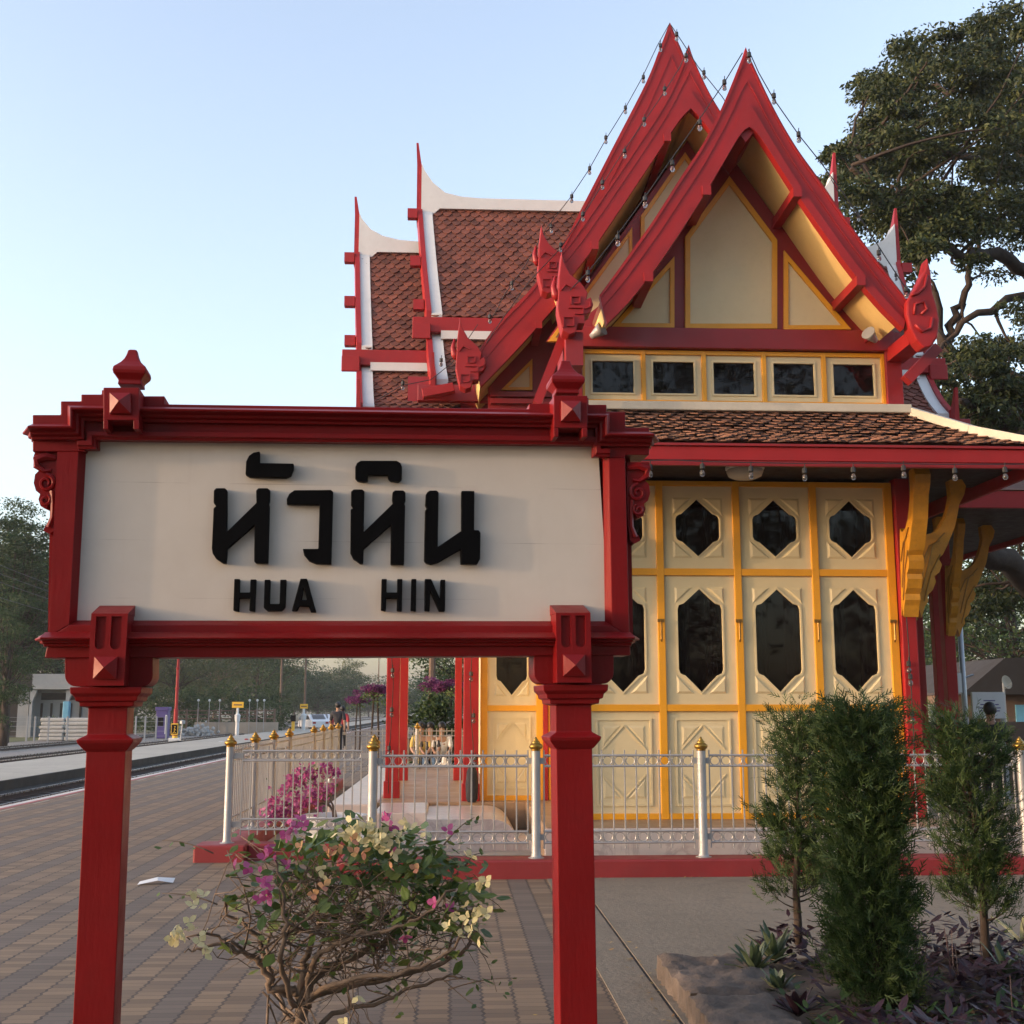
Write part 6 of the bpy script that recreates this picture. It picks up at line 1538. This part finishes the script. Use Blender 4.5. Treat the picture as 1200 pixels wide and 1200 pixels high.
for s, m_ in ((-8.5, 'black'), (8.5, 'blue')): MB().lathe([(2.6*k, 0), (2.6*k, .003)], (0, 0, 0), 12).build('emblem', M[m_], pn); e = bpy.context.scene.objects; o = pn.children[-1]; o.rotation_euler = (R(90), 0, 0); o.location = (s*k, -.001, z(815.5))
Y = 21; q = gpos(1131, Y, 0); sp_ = thing('lamp_post', 'slim grey steel pole with a small side arm behind the verandah columns at the right', 'lamp post', tuple(q)); zt = at(1131, 725, Y).z
MB().tube([(0, 0, 0), (0, 0, zt)], [.055, .045], 10).build('pole', M['grey_metal'], sp_, smooth=True); k = pxw(1, Y)
za = at(1131, 792, Y).z; MB().tube([(0, 0, za - .05), (.12, 0, za), (.19, 0, za + .02)], .02, 6).build('side_arm', M['grey_metal'], sp_); MB().box(-.12, -.05, -.05, .05, za - .3, za + .05).build('junction_box', M['house_white'], sp_)
Y = 30; q = at(1180, 800, Y); ds = thing('satellite_dish', 'pale satellite dish on a mast in front of the dark house roof', 'satellite dish', (q.x, Y, 0))
MB().tube([(0, .2, 0), (0, .2, q.z)], .03, 6).build('mast', M['grey_metal'], ds)
dd = MB().lathe([(.02, 0), (.08, .012), (.17, .05), (.18, .06), (.17, .058), (.08, .02), (.02, .01)], (0, 0, 0), 18).build('dish', M['hip'], ds, smooth=True); dd.location = (0, .1, q.z); dd.rotation_euler = (R(75), 0, R(25)); 
a_ = MB().tube([(0, .1, q.z - .15), (.05, -.15, q.z - .02)], .008, 5).build('feed_arm', M['grey_metal'], ds)
# ------------------------------------------------ people
M['skin'] = paint('skin', (0.30, 0.17, 0.11), 0.55, 0.06, 3); M['hair'] = paint('black_hair', (0.012, 0.010, 0.010), 0.5, 0.2, 6); M['cloth_dark'] = paint('dark_cloth', (0.020, 0.020, 0.026), 0.85, 0.2, 6)
M['cloth_red'] = paint('red_cloth', (0.36, 0.03, 0.04), 0.85, 0.12, 6); M['jeans'] = paint('blue_jeans', (0.06, 0.11, 0.19), 0.85, 0.2, 6); M['cloth_white'] = paint('white_cloth', (0.62, 0.62, 0.62), 0.85, 0.06, 6); M['cloth_yellow'] = paint('yellow_cloth', (0.45, 0.33, 0.09), 0.85, 0.1, 6)
def skinmesh(name, verts, edges, rad, mat, parent, sub=1):
    me = bpy.data.meshes.new(name); me.from_pydata(verts, edges, []); me.materials.append(mat); o = bpy.data.objects.new(name, me); COL.objects.link(o); o.parent = parent
    md = o.modifiers.new('skin', 'SKIN'); md.use_smooth_shade = True
    if not me.skin_vertices: me.skin_vertices.new()
    for i, v in enumerate(me.skin_vertices[0].data): v.radius = (rad[i], rad[i]) if not isinstance(rad[i], tuple) else rad[i]; v.use_root = (i == 0)
    sb_ = o.modifiers.new('sub', 'SUBSURF'); sb_.levels = sub; sb_.render_levels = sub; return o
def person(label, loc, rot, H=1.68, pose='walk', top='cloth_dark', bottom='cloth_dark', group=None, arm_up=0.0):
    rt = thing('person', label, 'person', tuple(loc), rot, group); s = H/1.7
    sit = pose == 'sit'; hip = .50 if sit else .90
    J = {}
    def P(n, x, y, z): J[n] = Vector((x, y, z))*s
    P('pel', 0, 0, hip); P('waist', 0, 0, hip + .16); P('chest', 0, -.02 if not sit else -.03, hip + .38); P('neck', 0, -.02, hip + .53); P('chin', 0, -.035, hip + .60); P('head', 0, -.03, hip + .70); P('crown', 0, -.02, hip + .775)
    for q, sd in (('l', -1), ('r', 1)):
        P(q+'hip', sd*.09, 0, hip - .03); P(q+'sh', sd*.18, -.01, hip + .47)
        if sit: P(q+'kn', sd*.11, -.42, hip - .02); P(q+'an', sd*.11, -.40, .09); P(q+'toe', sd*.11, -.55, .04); P(q+'el', sd*.22, -.10, hip + .22); P(q+'wr', sd*.14, -.32, hip + .12); P(q+'ha', sd*.12, -.39, hip + .12)
        else:
            st_ = .16*sd if pose == 'walk' else 0
            P(q+'kn', sd*.095, -.05 + st_*.4, .49); P(q+'an', sd*.09, st_*1.3 + (.06 if st_ > 0 else 0), .09 + (.05 if st_ > 0 else 0)); P(q+'toe', sd*.095, st_*1.3 - .13, .035); P(q+'el', sd*.24, .03 - st_*.5, hip + .20); P(q+'wr', sd*.25, -.04 - st_*1.0, hip - .03); P(q+'ha', sd*.25, -.06 - st_*1.1, hip - .11)
    def sk(name, chains, rads, mat, grow=0.0):
        idx = {}; vs = []; es = []; rr = []
        for ch in chains:
            for n in ch:
                if n not in idx: idx[n] = len(vs); vs.append(J[n]); rr.append(rads[n]*s + grow)
            for a, b_ in zip(ch[:-1], ch[1:]):
                e = (idx[a], idx[b_]); 
                if e not in es: es.append(e)
        return skinmesh(name, vs, es, rr, M[mat], rt)
    rd = dict(pel=.12, waist=.115, chest=.125, neck=.05, chin=.065, head=.095, crown=.06)
    for q in 'lr': rd.update({q+'hip': .085, q+'kn': .058, q+'an': .04, q+'toe': .038, q+'sh': .062, q+'el': .042, q+'wr': .03, q+'ha': .036})
    sk('body', [['pel', 'waist', 'chest', 'neck', 'chin', 'head', 'crown']] + [['pel', q+'hip', q+'kn', q+'an', q+'toe'] for q in 'lr'] + [['chest', q+'sh', q+'el', q+'wr', q+'ha'] for q in 'lr'], rd, 'skin')
    sk('shirt', [['pel', 'waist', 'chest']] + [['chest', q+'sh', q+'el'] + (['wr_' + q] if 0 else []) for q in 'lr'], rd, top, .018)
    sk('trousers', [['pel', q+'hip', q+'kn', q+'an'] for q in 'lr'] , rd, bottom, .016)
    hd = MB().ball(J['head'] + Vector((0, .022, .035))*s, .108*s, 12, 9, .95, 1.0, 1.0); hd.build('hair', M['hair'], rt, smooth=True)
    hb_ = MB()
    for q, sd in (('l', -1), ('r', 1)):           # five short fingers per hand
        d = (J[q+'ha'] - J[q+'wr']).normalized(); side = Vector((0, 1, 0)) if not sit else Vector((1, 0, 0))
        for f in range(4): c = J[q+'ha'] + side*(f - 1.5)*.017*s; hb_.tube([c, c + d*.045*s, c + d*(.07 + .01*(f % 3))*s + Vector((0, -.012, 0))*s], [.010*s, .009*s, .007*s], 5)
        c = J[q+'ha'] - d*.02*s; hb_.tube([c, c + (d*.5 + side*-1).normalized()*.05*s], [.011*s, .008*s], 5)
    o = hb_.build('fingers', M['skin'], rt)
    fc = MB()
    for e in (-.034, .034): fc.ball(J['head'] + Vector((e, -.088, .0))*s, .011*s, 6, 5)
    fc.build('eyes', M['hair'], rt); MB().tube([J['head'] + Vector((0, -.092, .005))*s, J['head'] + Vector((0, -.115, -.03))*s, J['head'] + Vector((0, -.095, -.035))*s], [.010*s, .014*s, .008*s], 6).build('nose', M['skin'], rt)
    return rt
q = gpos(396, 42, 0); person('person in dark clothes walking away along the platform past the railing', q, R(180), 1.74, 'walk')
q = gpos(401.5, 44.5, 0); person('person in a red top walking beside the person in dark clothes', q, R(180), 1.62, 'walk', 'cloth_red', 'cloth_dark')
bn = thing('bench', 'dark platform bench with seated people beyond the far railing', 'bench', tuple(gpos(507, 26.6, 0)))
MB().box(-.75, .75, -.2, .25, .40, .45).build('seat', M['wood_dark'], bn, bevel=.01); MB().box(-.75, .75, .24, .28, .55, .85).build('backrest', M['wood_dark'], bn, bevel=.01)
for x in (-.65, .65): MB().box(x - .03, x + .03, -.15, .28, 0, .398).build('leg', M['dark'], bn)
for px, lab, tp, bt_ in ((494, 'seated person in a yellow top, leftmost on the far bench', 'cloth_yellow', 'jeans'), (504.5, 'seated person in black with blue jeans in the middle of the far bench', 'cloth_dark', 'jeans'), (518, 'seated person in a white top on the right of the far bench', 'cloth_white', 'cloth_dark')):
    person(lab, gpos(px, 26.6, 0) + Vector((0, .08, -.03)), R(0), 1.62, 'sit', tp, bt_, 'people seated on the far bench')
o = MB().prism([[(-.12, 0), (.12, 0), (.14, .34), (.05, .38), (.05, .50), (-.05, .50), (-.05, .38), (-.14, .34)]], lambda u, v, k: Vector((u, .07 if k else -.07, v))).build('carrier_bag', M['cloth_white'], bevel=.03); o.location = gpos(521.5, 26.0, .02); tag(o, 'white carrier bag standing in front of the far bench', 'bag')
q = gpos(1160, 17.0, 0); person('person with black hair standing in front of the notice board, only the head showing', (q.x, 17.0, 0), R(150), at(1160, 827, 17).z + .02, 'stand', 'cloth_dark', 'cloth_dark')
# black figure-like bundle at the inner column foot
q = gr(552.5, 938, FLOOR); o = MB().lathe([(.07, 0), (.10, .04), (.11, .22), (.09, .38), (.05, .46), (.02, .48)], (0, 0, 0), 10).build('bag', M['cloth_dark'], smooth=True); o.location = (q.x, 15.55, FLOOR); o.scale = (.75, .6, 1); tag(o, 'small black bag standing at the foot of the inner verandah column', 'bag')
# flood lights / junctions on eaves are part of the pavilion; STRING LIGHTS
def string(lab, pts, Y, bulbs, hang=.09, sub=True, Ys=None):
    rt = thing('string_lights', lab, 'string lights', tuple(at(*pts[0], Y)), 0, 'strings of bulbs on the pavilion'); o0 = rt.location.copy()
    P = [at(x, y, (Ys[i] if Ys else Y)) - o0 for i, (x, y) in enumerate(pts)]
    MB().tube(P, .006, 4).build('wire', M['wire'], rt)
    for (x, y) in bulbs:
        # depth of the nearest wire segment
        bestd, bY = 1e9, Y
        if Ys:
            for i in range(len(pts)):
                dd_ = (pts[i][0]-x)**2 + (pts[i][1]-y)**2
                if dd_ < bestd: bestd, bY = dd_, Ys[i]
        q = at(x, y, bY) - o0
        b_ = MB().lathe([(.010, .02), (.018, .015), (.027, -.010), (.027, -.024), (.018, -.040), (.005, -.046)], (q.x, q.y, q.z - .02), 10).build('bulb', M['bulb'], rt, smooth=True)
        MB().lathe([(.010, .055), (.024, .05), (.026, .0), (.020, -.005)], (q.x, q.y, q.z + .015), 8).tube([(q.x, q.y, q.z + .06), (q.x + .005, q.y, q.z + .115)], .005, 4).build('socket', M['wire'], b_)
string('string of bulbs down the left edge of the tallest rear gable', [(785, 27), (770, 54), (752, 92), (732, 128), (709, 165), (690, 199), (668, 232), (640, 268), (615, 312), (592, 344), (575, 376)], 16.35, [(774, 56), (754, 93), (733, 129), (710, 164), (691, 200), (670, 233), (646, 268), (600, 335), (574, 374)])
string('string of bulbs across the front board of the middle gable', [(807, 54), (797, 78), (779, 107), (755, 142), (730, 178), (706, 216), (682, 254), (656, 292), (620, 330), (590, 372), (570, 402)], 15.02, [(804, 68), (779, 107), (755, 143), (732, 180), (706, 217), (683, 254), (657, 290)])
string('string of bulbs down the left side of the nearest gable', [(870, 62), (848, 98), (818, 142), (787, 186), (756, 231), (723, 276), (690, 318), (668, 340)], 12.28, [(849, 100), (820, 147), (788, 195), (756, 237), (724, 282), (689, 324)])
string('string of bulbs down the right side of the nearest gable', [(877, 58), (889, 85), (906, 115), (936, 158), (960, 188), (985, 222), (1010, 258), (1040, 305), (1066, 345)], 12.28, [(878, 68), (907, 116), (936, 161), (1030, 300), (1062, 343)])
string('short string of bulbs between the rear and middle gable tips', [(786, 29), (800, 50), (818, 78), (846, 113), (852, 122)], 15.0, [(793, 43), (825, 88)])
string('string of bulbs hanging along the front eave fascia', [(740, 540), (790, 539), (830, 541), (880, 542), (930, 543), (980, 542.5), (1040, 543), (1100, 544), (1160, 544), (1215, 544)], 11.66, [(762, 552), (823, 551), (880, 554), (943, 556), (1000, 555), (1059, 553), (1119, 556), (1178, 555)])
string('string of bulbs down the left outer verandah column', [(459, 770), (461, 800), (459, 840), (456, 890), (455, 930)], 16.25, [(460, 789), (459, 835), (456, 880)])
string('string of bulbs down the left inner verandah column', [(553, 770), (551, 800), (552, 840), (555, 880), (552, 930)], 15.68, [(552, 793), (555, 842), (557, 892)])
string('string of bulbs down the right front column', [(1062, 720), (1065, 760), (1068, 810), (1070, 850), (1073, 900)], 12.9, [(1065, 782), (1067, 797), (1069, 841)])
string('string of bulbs over the right arm of the roof', [(960, 185), (985, 230), (1012, 262), (1040, 305), (1070, 350), (1110, 400), (1135, 450)], 18.5, [(1006, 255), (1050, 325)])
string('string of bulbs strung over the tiles of the left arms', [(440, 470), (470, 452), (505, 445), (530, 425), (548, 398), (560, 380)], 17.0, [(472, 452), (517, 425)])

# ------------------------------------------------ air
hm = bpy.data.materials.new('haze'); hm.use_nodes = True; hn = hm.node_tree; hn.nodes.remove(hn.nodes['Principled BSDF'])
pv = hn.nodes.new('ShaderNodeVolumePrincipled'); pv.inputs['Color'].default_value = (0.86, 0.87, 0.90, 1); pv.inputs['Density'].default_value = 0.00036; pv.inputs['Anisotropy'].default_value = 0.2
hn.links.new(pv.outputs[0], hn.nodes['Material Output'].inputs['Volume'])
hz = MB().box(-660, 660, -70, 1060, -1.6, 32).build('haze', hm); hz['kind'] = 'stuff'
scene.cycles.volume_bounces = 0
